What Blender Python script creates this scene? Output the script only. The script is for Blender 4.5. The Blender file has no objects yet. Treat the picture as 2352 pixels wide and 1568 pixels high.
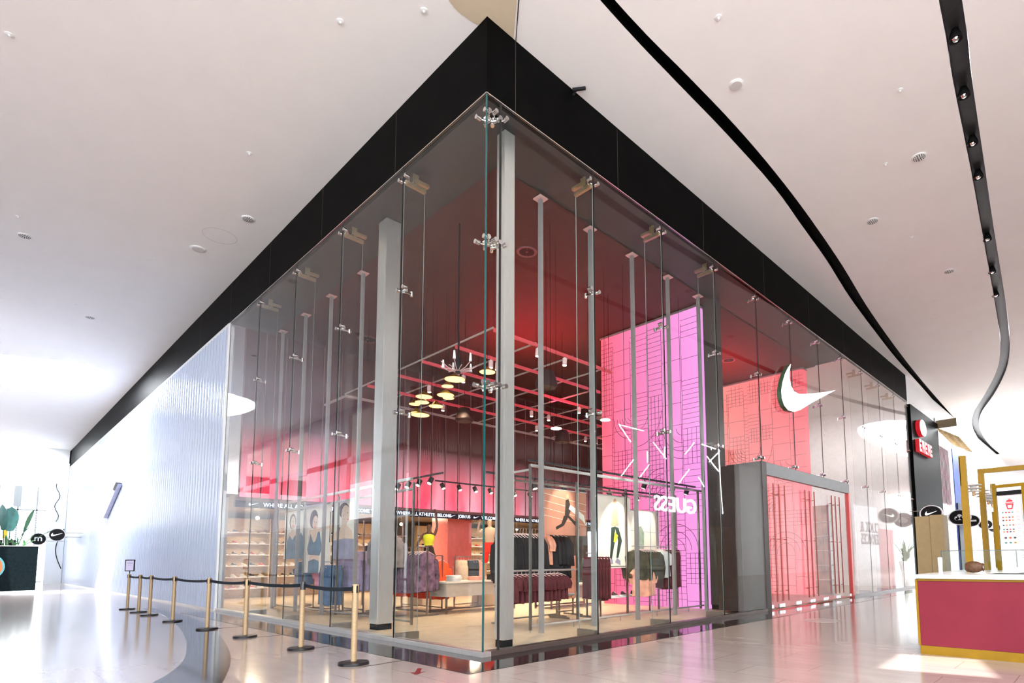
import bpy, bmesh, math, random
from mathutils import Vector, Matrix, geometry
S_ = bpy.context.scene
COL = S_.collection
PI = math.pi
rnd = random.Random(7)

# ------------------------------------------------------------------ camera
cam_d = bpy.data.cameras.new('camera'); cam = bpy.data.objects.new('camera', cam_d); COL.objects.link(cam)
cam_d.sensor_width = 36.0; cam_d.lens = 1315.56 / 2352 * 36
cam_d.shift_x = -0.07115; cam_d.shift_y = 0.1609; cam_d.clip_end = 400
cr = Vector((0.73500822, 0.67799497, -0.00925933)); cu = Vector((0.07001443, -0.06230519, 0.99559833)); cf = Vector((-0.67443376, 0.73242124, 0.09326426))
cam.matrix_world = Matrix(((cr.x, cu.x, -cf.x, 6.2376), (cr.y, cu.y, -cf.y, -4.75104), (cr.z, cu.z, -cf.z, 1.27), (0, 0, 0, 1)))
S_.camera = cam

# ------------------------------------------------------------------ world, sun, exposure
w = bpy.data.worlds.new('world'); S_.world = w; w.use_nodes = True
wn = w.node_tree.nodes; wl = w.node_tree.links; wn.clear()
wo = wn.new('ShaderNodeOutputWorld'); wb = wn.new('ShaderNodeBackground')
wb.inputs['Color'].default_value = (0.90, 0.96, 1.0, 1); wb.inputs['Strength'].default_value = 3.6
wl.new(wb.outputs[0], wo.inputs[0])
S_.view_settings.view_transform = 'Standard'; S_.view_settings.look = 'None'
S_.view_settings.gamma = 1.0; S_.view_settings.use_curve_mapping = False
S_.view_settings.exposure = 1.0
cy = S_.cycles
cy.use_denoising = True; cy.denoising_input_passes = 'RGB_ALBEDO'
cy.max_bounces = 10; cy.diffuse_bounces = 4; cy.glossy_bounces = 5; cy.transparent_max_bounces = 40
cy.caustics_reflective = False; cy.caustics_refractive = False; cy.sample_clamp_indirect = 6.0

sun_d = bpy.data.lights.new('sun', 'SUN'); sun_d.energy = 7.0; sun_d.angle = 0.012; sun_d.color = (1, 0.97, 0.92)
sun = bpy.data.objects.new('sun', sun_d); COL.objects.link(sun)
SUN_DIR = Vector((-0.42, 0.20, -1.0)).normalized()          # direction of travel
sun.rotation_euler = SUN_DIR.to_track_quat('-Z', 'Y').to_euler(); sun.location = (9, -8, 30)

def area(name, loc, sx, sy, power, col, direction=(0, 0, -1)):
    d = bpy.data.lights.new(name, 'AREA'); d.shape = 'RECTANGLE'; d.size = sx; d.size_y = sy; d.energy = power; d.color = col
    o = bpy.data.objects.new(name, d); COL.objects.link(o); o.location = loc
    o.rotation_euler = Vector(direction).to_track_quat('-Z', 'Y').to_euler()
    return o
def spot(name, loc, target, power, col, size=60, blend=0.5, r=0.03):
    d = bpy.data.lights.new(name, 'SPOT'); d.energy = power; d.color = col; d.spot_size = math.radians(size); d.spot_blend = blend; d.shadow_soft_size = r
    o = bpy.data.objects.new(name, d); COL.objects.link(o); o.location = loc
    o.rotation_euler = (Vector(target) - Vector(loc)).to_track_quat('-Z', 'Y').to_euler()
    return o
# daylight falling through the skylight openings (sized and placed in the openings themselves)
area('skylight_daylight', (-26.4, -2.6, 9.7), 5.0, 3.0, 1100, (0.90, 0.95, 1.0))
area('skylight_daylight', (-47.0, -3.0, 9.7), 5.0, 3.0, 900, (0.88, 0.95, 1.0))
area('skylight_daylight', (2.2, 40.0, 9.7), 3.0, 16.0, 3000, (0.97, 1.0, 1.0))
area('skylight_daylight', (9.5, -5.2, 9.7), 5.0, 5.0, 1300, (1.0, 0.96, 0.93))  # unseen skylight behind the camera, added to brighten the near hall
area('far_zone_fill', (-3.2, 18.0, 7.9), 2.0, 3.0, 130, (1.0, 0.98, 0.97))  # added fill lamp that brightens the far end of the shop
area('red_ceiling_fill', (-6.3, 6.6, 6.15), 1.2, 2.5, 90, (1.0, 0.03, 0.07), (0.25, 0.1, 1))  # added fill, reddens the shop ceiling beside the pink portal
area('red_ceiling_fill', (-3.4, 13.0, 6.6), 1.5, 2.5, 60, (1.0, 0.06, 0.10), (0, 0, 1))  # added fill, reddens the ceiling above the entrance
WARM = (1.0, 0.80, 0.52)

# ------------------------------------------------------------------ materials
MATS = {}
def mat(name, col, rough=0.5, metal=0.0, noise=0.0, nscale=8.0, emit=None, estr=0.0, bump=0.0, alpha=1.0, trans=0.0, coat=0.0, stretch=None, spec=None):
    if name in MATS: return MATS[name]
    m = bpy.data.materials.new(name); m.use_nodes = True; nt = m.node_tree; b = nt.nodes['Principled BSDF']
    b.inputs['Roughness'].default_value = rough; b.inputs['Metallic'].default_value = metal
    b.inputs['Base Color'].default_value = (*col, 1)
    if spec is not None: b.inputs['Specular IOR Level'].default_value = spec
    if coat: b.inputs['Coat Weight'].default_value = coat; b.inputs['Coat Roughness'].default_value = 0.05
    tc = nt.nodes.new('ShaderNodeTexCoord'); nz = nt.nodes.new('ShaderNodeTexNoise'); nz.inputs['Scale'].default_value = nscale; nz.inputs['Detail'].default_value = 4
    mp = nt.nodes.new('ShaderNodeMapping'); nt.links.new(tc.outputs['Object'], mp.inputs['Vector']); nt.links.new(mp.outputs[0], nz.inputs['Vector'])
    if stretch: mp.inputs['Scale'].default_value = stretch
    if noise:
        rp = nt.nodes.new('ShaderNodeValToRGB'); e = rp.color_ramp.elements
        e[0].position = 0.3; e[1].position = 0.7
        e[0].color = (*[max(0, c * (1 - noise)) for c in col], 1); e[1].color = (*[min(1, c * (1 + noise)) for c in col], 1)
        nt.links.new(nz.outputs['Fac'], rp.inputs[0]); nt.links.new(rp.outputs[0], b.inputs['Base Color'])
    if bump:
        bp = nt.nodes.new('ShaderNodeBump'); bp.inputs['Strength'].default_value = bump; bp.inputs['Distance'].default_value = 0.02
        nt.links.new(nz.outputs['Fac'], bp.inputs['Height']); nt.links.new(bp.outputs[0], b.inputs['Normal'])
    if emit: b.inputs['Emission Color'].default_value = (*emit, 1); b.inputs['Emission Strength'].default_value = estr
    MATS[name] = m; return m

def thin_glass(name, tint=(0.96, 0.975, 0.97), refl=1.0, base=0.006):
    m = bpy.data.materials.new(name); m.use_nodes = True; nt = m.node_tree; nt.nodes.clear(); N = nt.nodes.new; L = nt.links.new
    out = N('ShaderNodeOutputMaterial'); mix = N('ShaderNodeMixShader'); tr = N('ShaderNodeBsdfTransparent'); gl = N('ShaderNodeBsdfGlossy')
    tr.inputs[0].default_value = (*tint, 1); gl.inputs['Roughness'].default_value = 0.0; gl.inputs['Color'].default_value = (refl, refl, refl, 1)
    g = N('ShaderNodeNewGeometry'); dt = N('ShaderNodeVectorMath'); dt.operation = 'DOT_PRODUCT'; ab = N('ShaderNodeMath'); ab.operation = 'ABSOLUTE'
    om = N('ShaderNodeMath'); om.operation = 'SUBTRACT'; om.inputs[0].default_value = 1; pw = N('ShaderNodeMath'); pw.operation = 'POWER'; pw.inputs[1].default_value = 5.4
    ml = N('ShaderNodeMath'); ml.operation = 'MULTIPLY_ADD'; ml.inputs[1].default_value = 0.85; ml.inputs[2].default_value = base; ml.use_clamp = True
    # very slight waviness of the big panes
    nz = N('ShaderNodeTexNoise'); nz.inputs['Scale'].default_value = 0.55; nz.inputs['Detail'].default_value = 1
    bp = N('ShaderNodeBump'); bp.inputs['Strength'].default_value = 0.022; bp.inputs['Distance'].default_value = 0.06
    L(g.outputs['Position'], nz.inputs['Vector']); L(nz.outputs['Fac'], bp.inputs['Height']); L(bp.outputs[0], gl.inputs['Normal'])
    L(g.outputs['Normal'], dt.inputs[0]); L(g.outputs['Incoming'], dt.inputs[1]); L(dt.outputs['Value'], ab.inputs[0]); L(ab.outputs[0], om.inputs[1])
    L(om.outputs[0], pw.inputs[0]); L(pw.outputs[0], ml.inputs[0]); L(ml.outputs[0], mix.inputs[0]); L(tr.outputs[0], mix.inputs[1]); L(gl.outputs[0], mix.inputs[2]); L(mix.outputs[0], out.inputs[0])
    MATS[name] = m; return m
GLASS = thin_glass('clear_glass')
GUARD = thin_glass('counter_glass', (0.86, 0.92, 0.90))
GEDGE = mat('glass_edge', (0.01, 0.075, 0.075), 0.15)
FEDGE = mat('fin_edge', (0.30, 0.36, 0.36), 0.2)
CEIL = mat('ceiling_plaster', (0.90, 0.885, 0.875), 0.8, noise=0.012, nscale=1.2)
CREAM = mat('cream_plaster', (0.62, 0.52, 0.38), 0.7, noise=0.02)
BLACK = mat('black_cladding', (0.0022, 0.0022, 0.0022), 0.5, noise=0.2, nscale=3, spec=0.025)
BLACKM = mat('black_matte', (0.008, 0.008, 0.009), 0.55, noise=0.1, spec=0.15)
TROUGH = mat('trough_grey', (0.03, 0.03, 0.034), 0.5, noise=0.2)
JOINT = mat('joint_dark', (0.02, 0.012, 0.01), 0.6)
STEEL = mat('brushed_steel', (0.70, 0.68, 0.66), 0.33, 0.8, noise=0.08, nscale=6, stretch=(30, 30, 0.6))
STEELD = mat('frame_steel', (0.36, 0.34, 0.32), 0.35, 1.0, noise=0.1)
CHROME = mat('chrome', (0.75, 0.73, 0.72), 0.15, 1.0)
POLE = mat('pole_grey', (0.30, 0.28, 0.28), 0.4, 0.3, noise=0.05)
SOFF = mat('soffit_grey', (0.030, 0.030, 0.030), 0.6, noise=0.08)
INCEIL = mat('shop_ceiling', (0.060, 0.010, 0.007), 0.7, noise=0.06, nscale=2)  # dark grey ceiling; the pink light on it is put into this red
CONC = mat('shop_concrete', (0.50, 0.40, 0.30), 0.45, noise=0.10, nscale=3.5)
WHITE = mat('white_paint', (0.82, 0.83, 0.83), 0.5, noise=0.02)
WHITEG = mat('white_gloss', (0.85, 0.87, 0.90), 0.15, noise=0.02)
GOLD = mat('gold_paint', (0.23, 0.125, 0.004), 0.45, 0.0, noise=0.08, spec=0.2)
GOLDP = mat('stanchion_gold', (0.36, 0.25, 0.14), 0.45, 0.2, noise=0.10, nscale=20, stretch=(1, 1, 6))
PINKC = mat('kiosk_pink', (0.165, 0.017, 0.031), 0.5, noise=0.05, nscale=3, spec=0.12)
NAVY = mat('belt_navy', (0.004, 0.008, 0.014), 0.6, noise=0.2, spec=0.15)
RUBBER = mat('base_black', (0.008, 0.006, 0.008), 0.4, spec=0.25)
LAMPW = mat('lamp_white_glow', (1, 1, 1), 0.5, emit=(1, 0.88, 0.68), estr=6)
LAMPG = mat('lamp_gold_glow', (0.9, 0.6, 0.1), 0.5, emit=(1, 0.72, 0.25), estr=1.3)
SIGNW = mat('sign_white_glow', (1, 1, 1), 0.5, emit=(1, 1, 1), estr=1.0)
TEXTW = mat('band_text_glow', (0.8, 0.85, 1), 0.5, emit=(0.75, 0.82, 1), estr=0.9)
NEON = mat('neon_tube', (1, 1, 1), 0.4, emit=(1, 0.97, 1), estr=32)
BAND = mat('led_band', (0.006, 0.008, 0.03), 0.3)
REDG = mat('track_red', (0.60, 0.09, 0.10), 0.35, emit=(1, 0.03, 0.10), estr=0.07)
TRACKG = mat('track_grey', (0.42, 0.34, 0.32), 0.45, 0.2)
RED = mat('sign_red', (0.72, 0.02, 0.03), 0.4, emit=(0.9, 0.02, 0.04), estr=0.15)
BEIGE = mat('beige_cabinet', (0.36, 0.26, 0.13), 0.6, noise=0.05, spec=0.15)
MARBLE = mat('counter_top', (0.80, 0.77, 0.76), 0.22, noise=0.04)
WOODL = mat('shelf_wood', (0.52, 0.36, 0.20), 0.5, noise=0.15, nscale=5, stretch=(1, 1, 8))
BROWNC = mat('dark_column_glass', (0.045, 0.030, 0.028), 0.35, noise=0.15, nscale=2, spec=0.15)
SLATEW = mat('taupe_cladding', (0.075, 0.063, 0.06), 0.45, noise=0.06, spec=0.2)

def floor_mat():
    m = bpy.data.materials.new('polished_stone'); m.use_nodes = True; nt = m.node_tree; b = nt.nodes['Principled BSDF']; N = nt.nodes.new; L = nt.links.new
    g = N('ShaderNodeNewGeometry'); br = N('ShaderNodeTexBrick'); br.inputs['Scale'].default_value = 1.0
    br.inputs['Brick Width'].default_value = 1.2; br.inputs['Row Height'].default_value = 0.6; br.inputs['Mortar Size'].default_value = 0.004
    br.inputs['Color1'].default_value = (0.36, 0.30, 0.275, 1); br.inputs['Color2'].default_value = (0.335, 0.28, 0.255, 1); br.inputs['Mortar'].default_value = (0.20, 0.15, 0.135, 1)
    n1 = N('ShaderNodeTexNoise'); n1.inputs['Scale'].default_value = 2.2; n1.inputs['Detail'].default_value = 8; n1.inputs['Distortion'].default_value = 0.8
    mp = N('ShaderNodeMapping'); mp.inputs['Scale'].default_value = (0.5, 1.7, 1); mp.inputs['Rotation'].default_value = (0, 0, 0.5)
    L(g.outputs['Position'], br.inputs['Vector']); L(g.outputs['Position'], mp.inputs['Vector']); L(mp.outputs[0], n1.inputs['Vector'])
    rp = N('ShaderNodeValToRGB'); rp.color_ramp.elements[0].position = 0.3; rp.color_ramp.elements[1].position = 0.68
    rp.color_ramp.elements[0].color = (0.90, 0.88, 0.87, 1); rp.color_ramp.elements[1].color = (1.03, 1.02, 1.02, 1)
    mx = N('ShaderNodeMixRGB'); mx.blend_type = 'MULTIPLY'; mx.inputs[0].default_value = 1
    L(n1.outputs['Fac'], rp.inputs[0]); L(br.outputs['Color'], mx.inputs[1]); L(rp.outputs[0], mx.inputs[2]); L(mx.outputs[0], b.inputs['Base Color'])
    b.inputs['Roughness'].default_value = 0.13; b.inputs['Specular IOR Level'].default_value = 0.6
    bp = N('ShaderNodeBump'); bp.inputs['Strength'].default_value = 0.015; bp.inputs['Distance'].default_value = 0.02; n2 = N('ShaderNodeTexNoise'); n2.inputs['Scale'].default_value = 1.5
    L(g.outputs['Position'], n2.inputs['Vector']); L(n2.outputs['Fac'], bp.inputs['Height']); L(bp.outputs[0], b.inputs['Normal'])
    return m
FLOOR = floor_mat()
GRANITE = mat('black_granite', (0.018, 0.016, 0.016), 0.07, noise=0.5, nscale=6, spec=0.6)
GRANITE2 = mat('grey_granite_band', (0.022, 0.017, 0.017), 0.09, noise=0.4, nscale=2.5, spec=0.4)

def poly_wall_mat(name, ribs_axis, body, glow=None):
    """fluted translucent polycarbonate; fine flutes along z"""
    m = bpy.data.materials.new(name); m.use_nodes = True; nt = m.node_tree; b = nt.nodes['Principled BSDF']; N = nt.nodes.new; L = nt.links.new
    b.inputs['Base Color'].default_value = (*body, 1); b.inputs['Roughness'].default_value = 0.17; b.inputs['Specular IOR Level'].default_value = 0.8
    g = N('ShaderNodeNewGeometry'); sp = N('ShaderNodeSeparateXYZ'); L(g.outputs['Position'], sp.inputs[0])
    wv = N('ShaderNodeTexWave'); wv.bands_direction = ribs_axis; wv.inputs['Scale'].default_value = 4.2; L(g.outputs['Position'], wv.inputs['Vector'])
    bp = N('ShaderNodeBump'); bp.inputs['Strength'].default_value = 0.35; bp.inputs['Distance'].default_value = 0.015; L(wv.outputs['Fac'], bp.inputs['Height']); L(bp.outputs[0], b.inputs['Normal'])
    if glow:
        # rows of LEDs behind the sheet: strong at the foot, fading upwards
        mr = N('ShaderNodeMapRange'); mr.inputs['From Min'].default_value = 3.1; mr.inputs['From Max'].default_value = 5.3; mr.inputs['To Min'].default_value = 1; mr.inputs['To Max'].default_value = 0.0
        L(sp.outputs['Z'], mr.inputs['Value'])
        nz = N('ShaderNodeTexNoise'); nz.inputs['Scale'].default_value = 1.0; nz.inputs['Detail'].default_value = 2
        mp = N('ShaderNodeMapping'); mp.inputs['Scale'].default_value = (1.0, 0.9, 0.25); L(g.outputs['Position'], mp.inputs['Vector']); L(mp.outputs[0], nz.inputs['Vector'])
        rp = N('ShaderNodeValToRGB'); e = rp.color_ramp.elements; e[0].position = 0.35; e[0].color = (1.0, 0.05, 0.12, 1); e[1].position = 0.66; e[1].color = (1.0, 0.42, 0.52, 1)
        L(nz.outputs['Fac'], rp.inputs[0]); L(rp.outputs[0], b.inputs['Emission Color'])
        my = N('ShaderNodeMapRange'); my.inputs['From Min'].default_value = 9.5; my.inputs['From Max'].default_value = 12.0; my.inputs['To Min'].default_value = 1.0; my.inputs['To Max'].default_value = 0.25
        L(sp.outputs['Y'], my.inputs['Value'])
        mu = N('ShaderNodeMath'); mu.operation = 'MULTIPLY'; mu.inputs[1].default_value = glow; m2 = N('ShaderNodeMath'); m2.operation = 'MULTIPLY'
        L(mr.outputs[0], mu.inputs[0]); L(mu.outputs[0], m2.inputs[0]); L(my.outputs[0], m2.inputs[1]); L(m2.outputs[0], b.inputs['Emission Strength'])
    MATS[name] = m; return m
POLYW = poly_wall_mat('white_polycarbonate', 'X', (0.50, 0.57, 0.72))
POLYP = poly_wall_mat('pink_backlit_polycarbonate', 'Y', (0.10, 0.035, 0.035), glow=0.75)

def portal_mat(name, x0, x1, ca, cm, cb, strength):
    """LED lit stretched fabric: its lamps run from ca (x0) to cb (x1)"""
    m = bpy.data.materials.new(name); m.use_nodes = True; nt = m.node_tree; b = nt.nodes['Principled BSDF']; N = nt.nodes.new; L = nt.links.new
    b.inputs['Base Color'].default_value = (0.10, 0.03, 0.05, 1); b.inputs['Roughness'].default_value = 0.8; b.inputs['Specular IOR Level'].default_value = 0.1
    g = N('ShaderNodeNewGeometry'); sp = N('ShaderNodeSeparateXYZ'); L(g.outputs['Position'], sp.inputs[0])
    mr = N('ShaderNodeMapRange'); mr.inputs['From Min'].default_value = x0; mr.inputs['From Max'].default_value = x1; L(sp.outputs['X'], mr.inputs['Value'])
    rp = N('ShaderNodeValToRGB'); e = rp.color_ramp.elements; e[0].color = (*ca, 1); e[1].color = (*cb, 1); e2 = rp.color_ramp.elements.new(0.5); e2.color = (*cm, 1)
    L(mr.outputs[0], rp.inputs[0]); L(rp.outputs[0], b.inputs['Emission Color']); b.inputs['Emission Strength'].default_value = strength
    MATS[name] = m; return m
PORTA = portal_mat('portal_light_pink', -4.8, -1.4, (1.0, 0.14, 0.20), (1.0, 0.25, 0.58), (1.0, 0.38, 0.92), 0.52)
PORTB = portal_mat('portal_light_salmon', -4.8, -1.4, (1.0, 0.30, 0.26), (1.0, 0.24, 0.24), (1.0, 0.14, 0.17), 0.50)
PORTL = mat('portal_line', (0.10, 0.004, 0.03), 0.8, spec=0.0)

# ------------------------------------------------------------------ mesh helpers
class MB:
    def __init__(self): self.bm = bmesh.new(); self.mi = 0; self.M = Matrix.Identity(4)
    def _v(self, p): return self.bm.verts.new(self.M @ Vector(p))
    def face(self, pts):
        try:
            f = self.bm.faces.new([self._v(p) for p in pts]); f.material_index = self.mi; return f
        except Exception: return None
    def box(self, a, b):
        (x0, y0, z0), (x1, y1, z1) = a, b
        x0, x1 = min(x0, x1), max(x0, x1); y0, y1 = min(y0, y1), max(y0, y1); z0, z1 = min(z0, z1), max(z0, z1)
        v = [self._v(p) for p in ((x0, y0, z0), (x1, y0, z0), (x1, y1, z0), (x0, y1, z0), (x0, y0, z1), (x1, y0, z1), (x1, y1, z1), (x0, y1, z1))]
        for q in ((0, 3, 2, 1), (4, 5, 6, 7), (0, 1, 5, 4), (1, 2, 6, 5), (2, 3, 7, 6), (3, 0, 4, 7)):
            f = self.bm.faces.new([v[i] for i in q]); f.material_index = self.mi
        return self
    def ring(self, rows, close=True, cap=True):
        rings = [[self._v(p) for p in r] for r in rows]; n = len(rings[0])
        for a, b in zip(rings, rings[1:]):
            for i in range(n if close else n - 1):
                j = (i + 1) % n
                f = self.bm.faces.new((a[i], a[j], b[j], b[i])); f.material_index = self.mi
        if cap and close:
            for r, rev in ((rings[0], True), (rings[-1], False)):
                f = self.bm.faces.new(list(reversed(r)) if rev else r); f.material_index = self.mi
        return self
    def lathe(self, prof, c=(0, 0, 0), seg=16, sx=1.0, sy=1.0):
        rows = [[(c[0] + r * sx * math.cos(2 * PI * i / seg), c[1] + r * sy * math.sin(2 * PI * i / seg), c[2] + z) for i in range(seg)] for r, z in prof]
        return self.ring(rows)
    def tube(self, pts, r, seg=8, radii=None):
        pts = [Vector(p) for p in pts]; rows = []
        up = Vector((0, 0, 1))
        for i, p in enumerate(pts):
            t = (pts[min(i + 1, len(pts) - 1)] - pts[max(i - 1, 0)])
            if t.length < 1e-9: t = Vector((0, 0, 1))
            t.normalize(); ref = up if abs(t.z) < 0.95 else Vector((1, 0, 0))
            a = t.cross(ref).normalized(); b = a.cross(t).normalized(); rr = radii[i] if radii else r
            rows.append([p + (a * math.cos(2 * PI * k / seg) + b * math.sin(2 * PI * k / seg)) * rr for k in range(seg)])
        return self.ring(rows)
    def prism(self, poly, fr, d0, d1):
        """polygon poly [(u,v)] in frame fr (origin,right,up) extruded along normal from d0 to d1"""
        o, r, u = [Vector(q) for q in fr]; n = r.cross(u)
        a = [o + r * p[0] + u * p[1] + n * d0 for p in poly]; b = [o + r * p[0] + u * p[1] + n * d1 for p in poly]
        tri = geometry.tessellate_polygon([[Vector((p[0], p[1], 0)) for p in poly]])
        va = [self._v(p) for p in a]; vb = [self._v(p) for p in b]
        for t in tri:
            for vs in ([va[i] for i in reversed(t)], [vb[i] for i in t]):
                try: f = self.bm.faces.new(vs); f.material_index = self.mi
                except Exception: pass
        n_ = len(poly)
        for i in range(n_):
            j = (i + 1) % n_
            f = self.bm.faces.new((va[i], va[j], vb[j], vb[i])); f.material_index = self.mi
        return self
    def sphere(self, c, r, seg=12, rings=8, s=(1, 1, 1)):
        prof = [(r * math.sin(PI * k / rings) if 0 < k < rings else 0.0004, -r * math.cos(PI * k / rings)) for k in range(rings + 1)]
        rows = [[(c[0] + pr * s[0] * math.cos(2 * PI * i / seg), c[1] + pr * s[1] * math.sin(2 * PI * i / seg), c[2] + z * s[2]) for i in range(seg)] for pr, z in prof]
        return self.ring(rows)
    def build(self, name, mats, parent=None, smooth=False, local=False, bevel=0.0, **props):
        me = bpy.data.meshes.new(name)
        if bevel:
            bmesh.ops.bevel(self.bm, geom=list(self.bm.edges), offset=bevel, segments=2, affect='EDGES', profile=0.7)
        bmesh.ops.recalc_face_normals(self.bm, faces=list(self.bm.faces))
        if smooth:
            for f in self.bm.faces: f.smooth = True
        if parent is not None:
            if not local: self.bm.transform(rmat(parent).inverted())
            o_loc = Vector((0, 0, 0))
        else:
            vs = [v.co for v in self.bm.verts]
            o_loc = Vector(((min(v.x for v in vs) + max(v.x for v in vs)) / 2, (min(v.y for v in vs) + max(v.y for v in vs)) / 2, min(v.z for v in vs)))
            self.bm.transform(Matrix.Translation(-o_loc))
        self.bm.to_mesh(me); self.bm.free()
        for m in (mats if isinstance(mats, (list, tuple)) else [mats]): me.materials.append(m)
        if smooth:
            try: me.set_sharp_from_angle(angle=math.radians(40))
            except Exception: pass
        o = bpy.data.objects.new(name, me); COL.objects.link(o)
        if parent is not None: o.parent = parent
        else: o.location = o_loc
        for k, v in props.items(): o[k] = v
        return o
def rmat(o):
    m = Matrix.LocRotScale(o.location, o.rotation_euler, o.scale)
    return rmat(o.parent) @ m if o.parent else m
def thing(name, label, cat, loc=(0, 0, 0), rz=0.0, group=None):
    o = bpy.data.objects.new(name, None); COL.objects.link(o); o.empty_display_size = 0.1
    o.location = loc; o.rotation_euler = (0, 0, rz); o['label'] = label; o['category'] = cat
    if group: o['group'] = group
    return o
def lab(label, cat, group=None):
    d = {'label': label, 'category': cat}
    if group: d['group'] = group
    return d
STRUCT = {'kind': 'structure'}
def children(o): return [c for c in bpy.data.objects if c.parent == o]
KIDS = {}
def dup(root, loc, rz=None, label=None, group=None, rot=None, scale=None):
    if root.name not in KIDS:
        KIDS[root.name] = [(c, children(c)) for c in children(root)]
    r = root.copy(); COL.objects.link(r); r.location = loc
    if rz is not None: r.rotation_euler = (0, 0, rz)
    if rot is not None: r.rotation_euler = rot
    if scale: r.scale = scale
    if label: r['label'] = label
    if group: r['group'] = group
    for c, gs in KIDS[root.name]:
        c2 = c.copy(); COL.objects.link(c2); c2.parent = r
        for g in gs:
            g2 = g.copy(); COL.objects.link(g2); g2.parent = c2
    return r
def text_to(mb, s, fr, size, d0=0.0, d1=0.02, align='LEFT', sx=1.0):
    """adds text glyph geometry to MB"""
    c = bpy.data.curves.new('t', 'FONT'); c.body = s; c.size = size; c.align_x = align; c.extrude = (d1 - d0) / 2; c.offset = size * 0.012
    c.resolution_u = 3
    ob = bpy.data.objects.new('t', c); COL.objects.link(ob); dg = bpy.context.evaluated_depsgraph_get()
    me = ob.evaluated_get(dg).to_mesh()
    o, r, u = [Vector(q) for q in fr]; n = r.cross(u)
    base = [mb._v(o + r * v.co.x * sx + u * v.co.y + n * (v.co.z + (d0 + d1) / 2)) for v in me.vertices]
    for p in me.polygons:
        try: f = mb.bm.faces.new([base[i] for i in p.vertices]); f.material_index = mb.mi
        except Exception: pass
    ob.evaluated_get(dg).to_mesh_clear(); bpy.data.objects.remove(ob); bpy.data.curves.remove(c)
    return mb
def fill_holes(polys, z0, z1, up):
    """planar sheet from outer polygon polys[0] with holes polys[1:], between z0..z1 (a slab)"""
    cu_ = bpy.data.curves.new('c', 'CURVE'); cu_.dimensions = '2D'; cu_.fill_mode = 'BOTH'; cu_.extrude = abs(z1 - z0) / 2
    for pl in polys:
        s = cu_.splines.new('POLY'); s.points.add(len(pl) - 1)
        for i, p in enumerate(pl): s.points[i].co = (p[0], p[1], 0, 1)
        s.use_cyclic_u = True
    ob = bpy.data.objects.new('c', cu_); COL.objects.link(ob); dg = bpy.context.evaluated_depsgraph_get(); me = ob.evaluated_get(dg).to_mesh()
    mb = MB(); base = [mb._v((v.co.x, v.co.y, v.co.z + (z0 + z1) / 2)) for v in me.vertices]
    for p in me.polygons:
        try: mb.bm.faces.new([base[i] for i in p.vertices])
        except Exception: pass
    ob.evaluated_get(dg).to_mesh_clear(); bpy.data.objects.remove(ob); bpy.data.curves.remove(cu_)
    return mb
def smooth_pts(pts, n=6):
    """Catmull-Rom through pts"""
    out = []
    for i in range(len(pts) - 1):
        p0 = pts[max(i - 1, 0)]; p1 = pts[i]; p2 = pts[i + 1]; p3 = pts[min(i + 2, len(pts) - 1)]
        for k in range(n):
            t = k / n
            out.append(tuple(0.5 * (2 * p1[a] + (p2[a] - p0[a]) * t + (2 * p0[a] - 5 * p1[a] + 4 * p2[a] - p3[a]) * t * t + (3 * p1[a] - p0[a] - 3 * p2[a] + p3[a]) * t ** 3) for a in range(2)))
    out.append(tuple(pts[-1])); return out
def closed_smooth(pts, n=5):
    N_ = len(pts); out = []
    for i in range(N_):
        p0, p1, p2, p3 = pts[i - 1], pts[i], pts[(i + 1) % N_], pts[(i + 2) % N_]
        for k in range(n):
            t = k / n
            out.append(tuple(0.5 * (2 * p1[a] + (p2[a] - p0[a]) * t + (2 * p0[a] - 5 * p1[a] + 4 * p2[a] - p3[a]) * t * t + (3 * p1[a] - p0[a] - 3 * p2[a] + p3[a]) * t ** 3) for a in range(2)))
    return out
TICK = [(0.165, 1.0), (0.139, 0.83), (0.134, 0.68), (0.154, 0.54), (0.197, 0.45), (0.284, 0.45), (0.517, 0.61), (0.747, 0.79), (1.0, 1.0), (0.744, 0.69), (0.507, 0.40), (0.294, 0.12), (0.192, 0.02), (0.097, 0.0), (0.037, 0.06), (0.005, 0.18), (0.0, 0.34), (0.025, 0.52), (0.067, 0.72), (0.117, 0.88)]
def tick(w, h, x0=0, y0=0): return [(x0 + p[0] * w, y0 + p[1] * h) for p in TICK]

# ================================================================== THE SETTING
CZ = 9.25        # mall ceiling
GT = 8.05        # top of the glass
FL_OUT = [(-75, -22), (16, -22), (16, 100), (-75, 100)]
MB().box((-75, -22, -0.3), (16, 100, 0.0)).build('floor', FLOOR, **STRUCT)
# black granite border along the shop front, dark curved band in the paving
mb = MB(); mb.prism([(0.8, -0.8), (0.8, 20.6), (0.02, 20.6), (0.02, 0.0), (-11.7, 0.0), (-11.7, -0.8)][::-1], ((0, 0, 0), (1, 0, 0), (0, 1, 0)), 0.0, 0.004)
mb.build('trim_1', GRANITE, **STRUCT)
outer = smooth_pts([(-14.5, -0.9), (-11.4, -0.90), (-8.26, -1.12), (-5.83, -1.51), (-4.11, -1.85), (-2.64, -2.2), (-1.45, -2.57), (-0.5, -2.95), (0.6, -3.6), (1.6, -4.6), (2.2, -6.2)])
inner = smooth_pts([(-14.5, -1.1), (-11.4, -1.25), (-8.3, -1.62), (-5.9, -2.0), (-4.3, -2.33), (-2.9, -2.68), (-1.9, -3.05), (-1.1, -3.5), (-0.2, -4.2), (0.5, -5.2), (0.9, -6.4)])
MB().prism(outer + inner[::-1], ((0, 0, 0), (1, 0, 0), (0, 1, 0)), 0.0, 0.004).build('trim_2', GRANITE2, **STRUCT)
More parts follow.
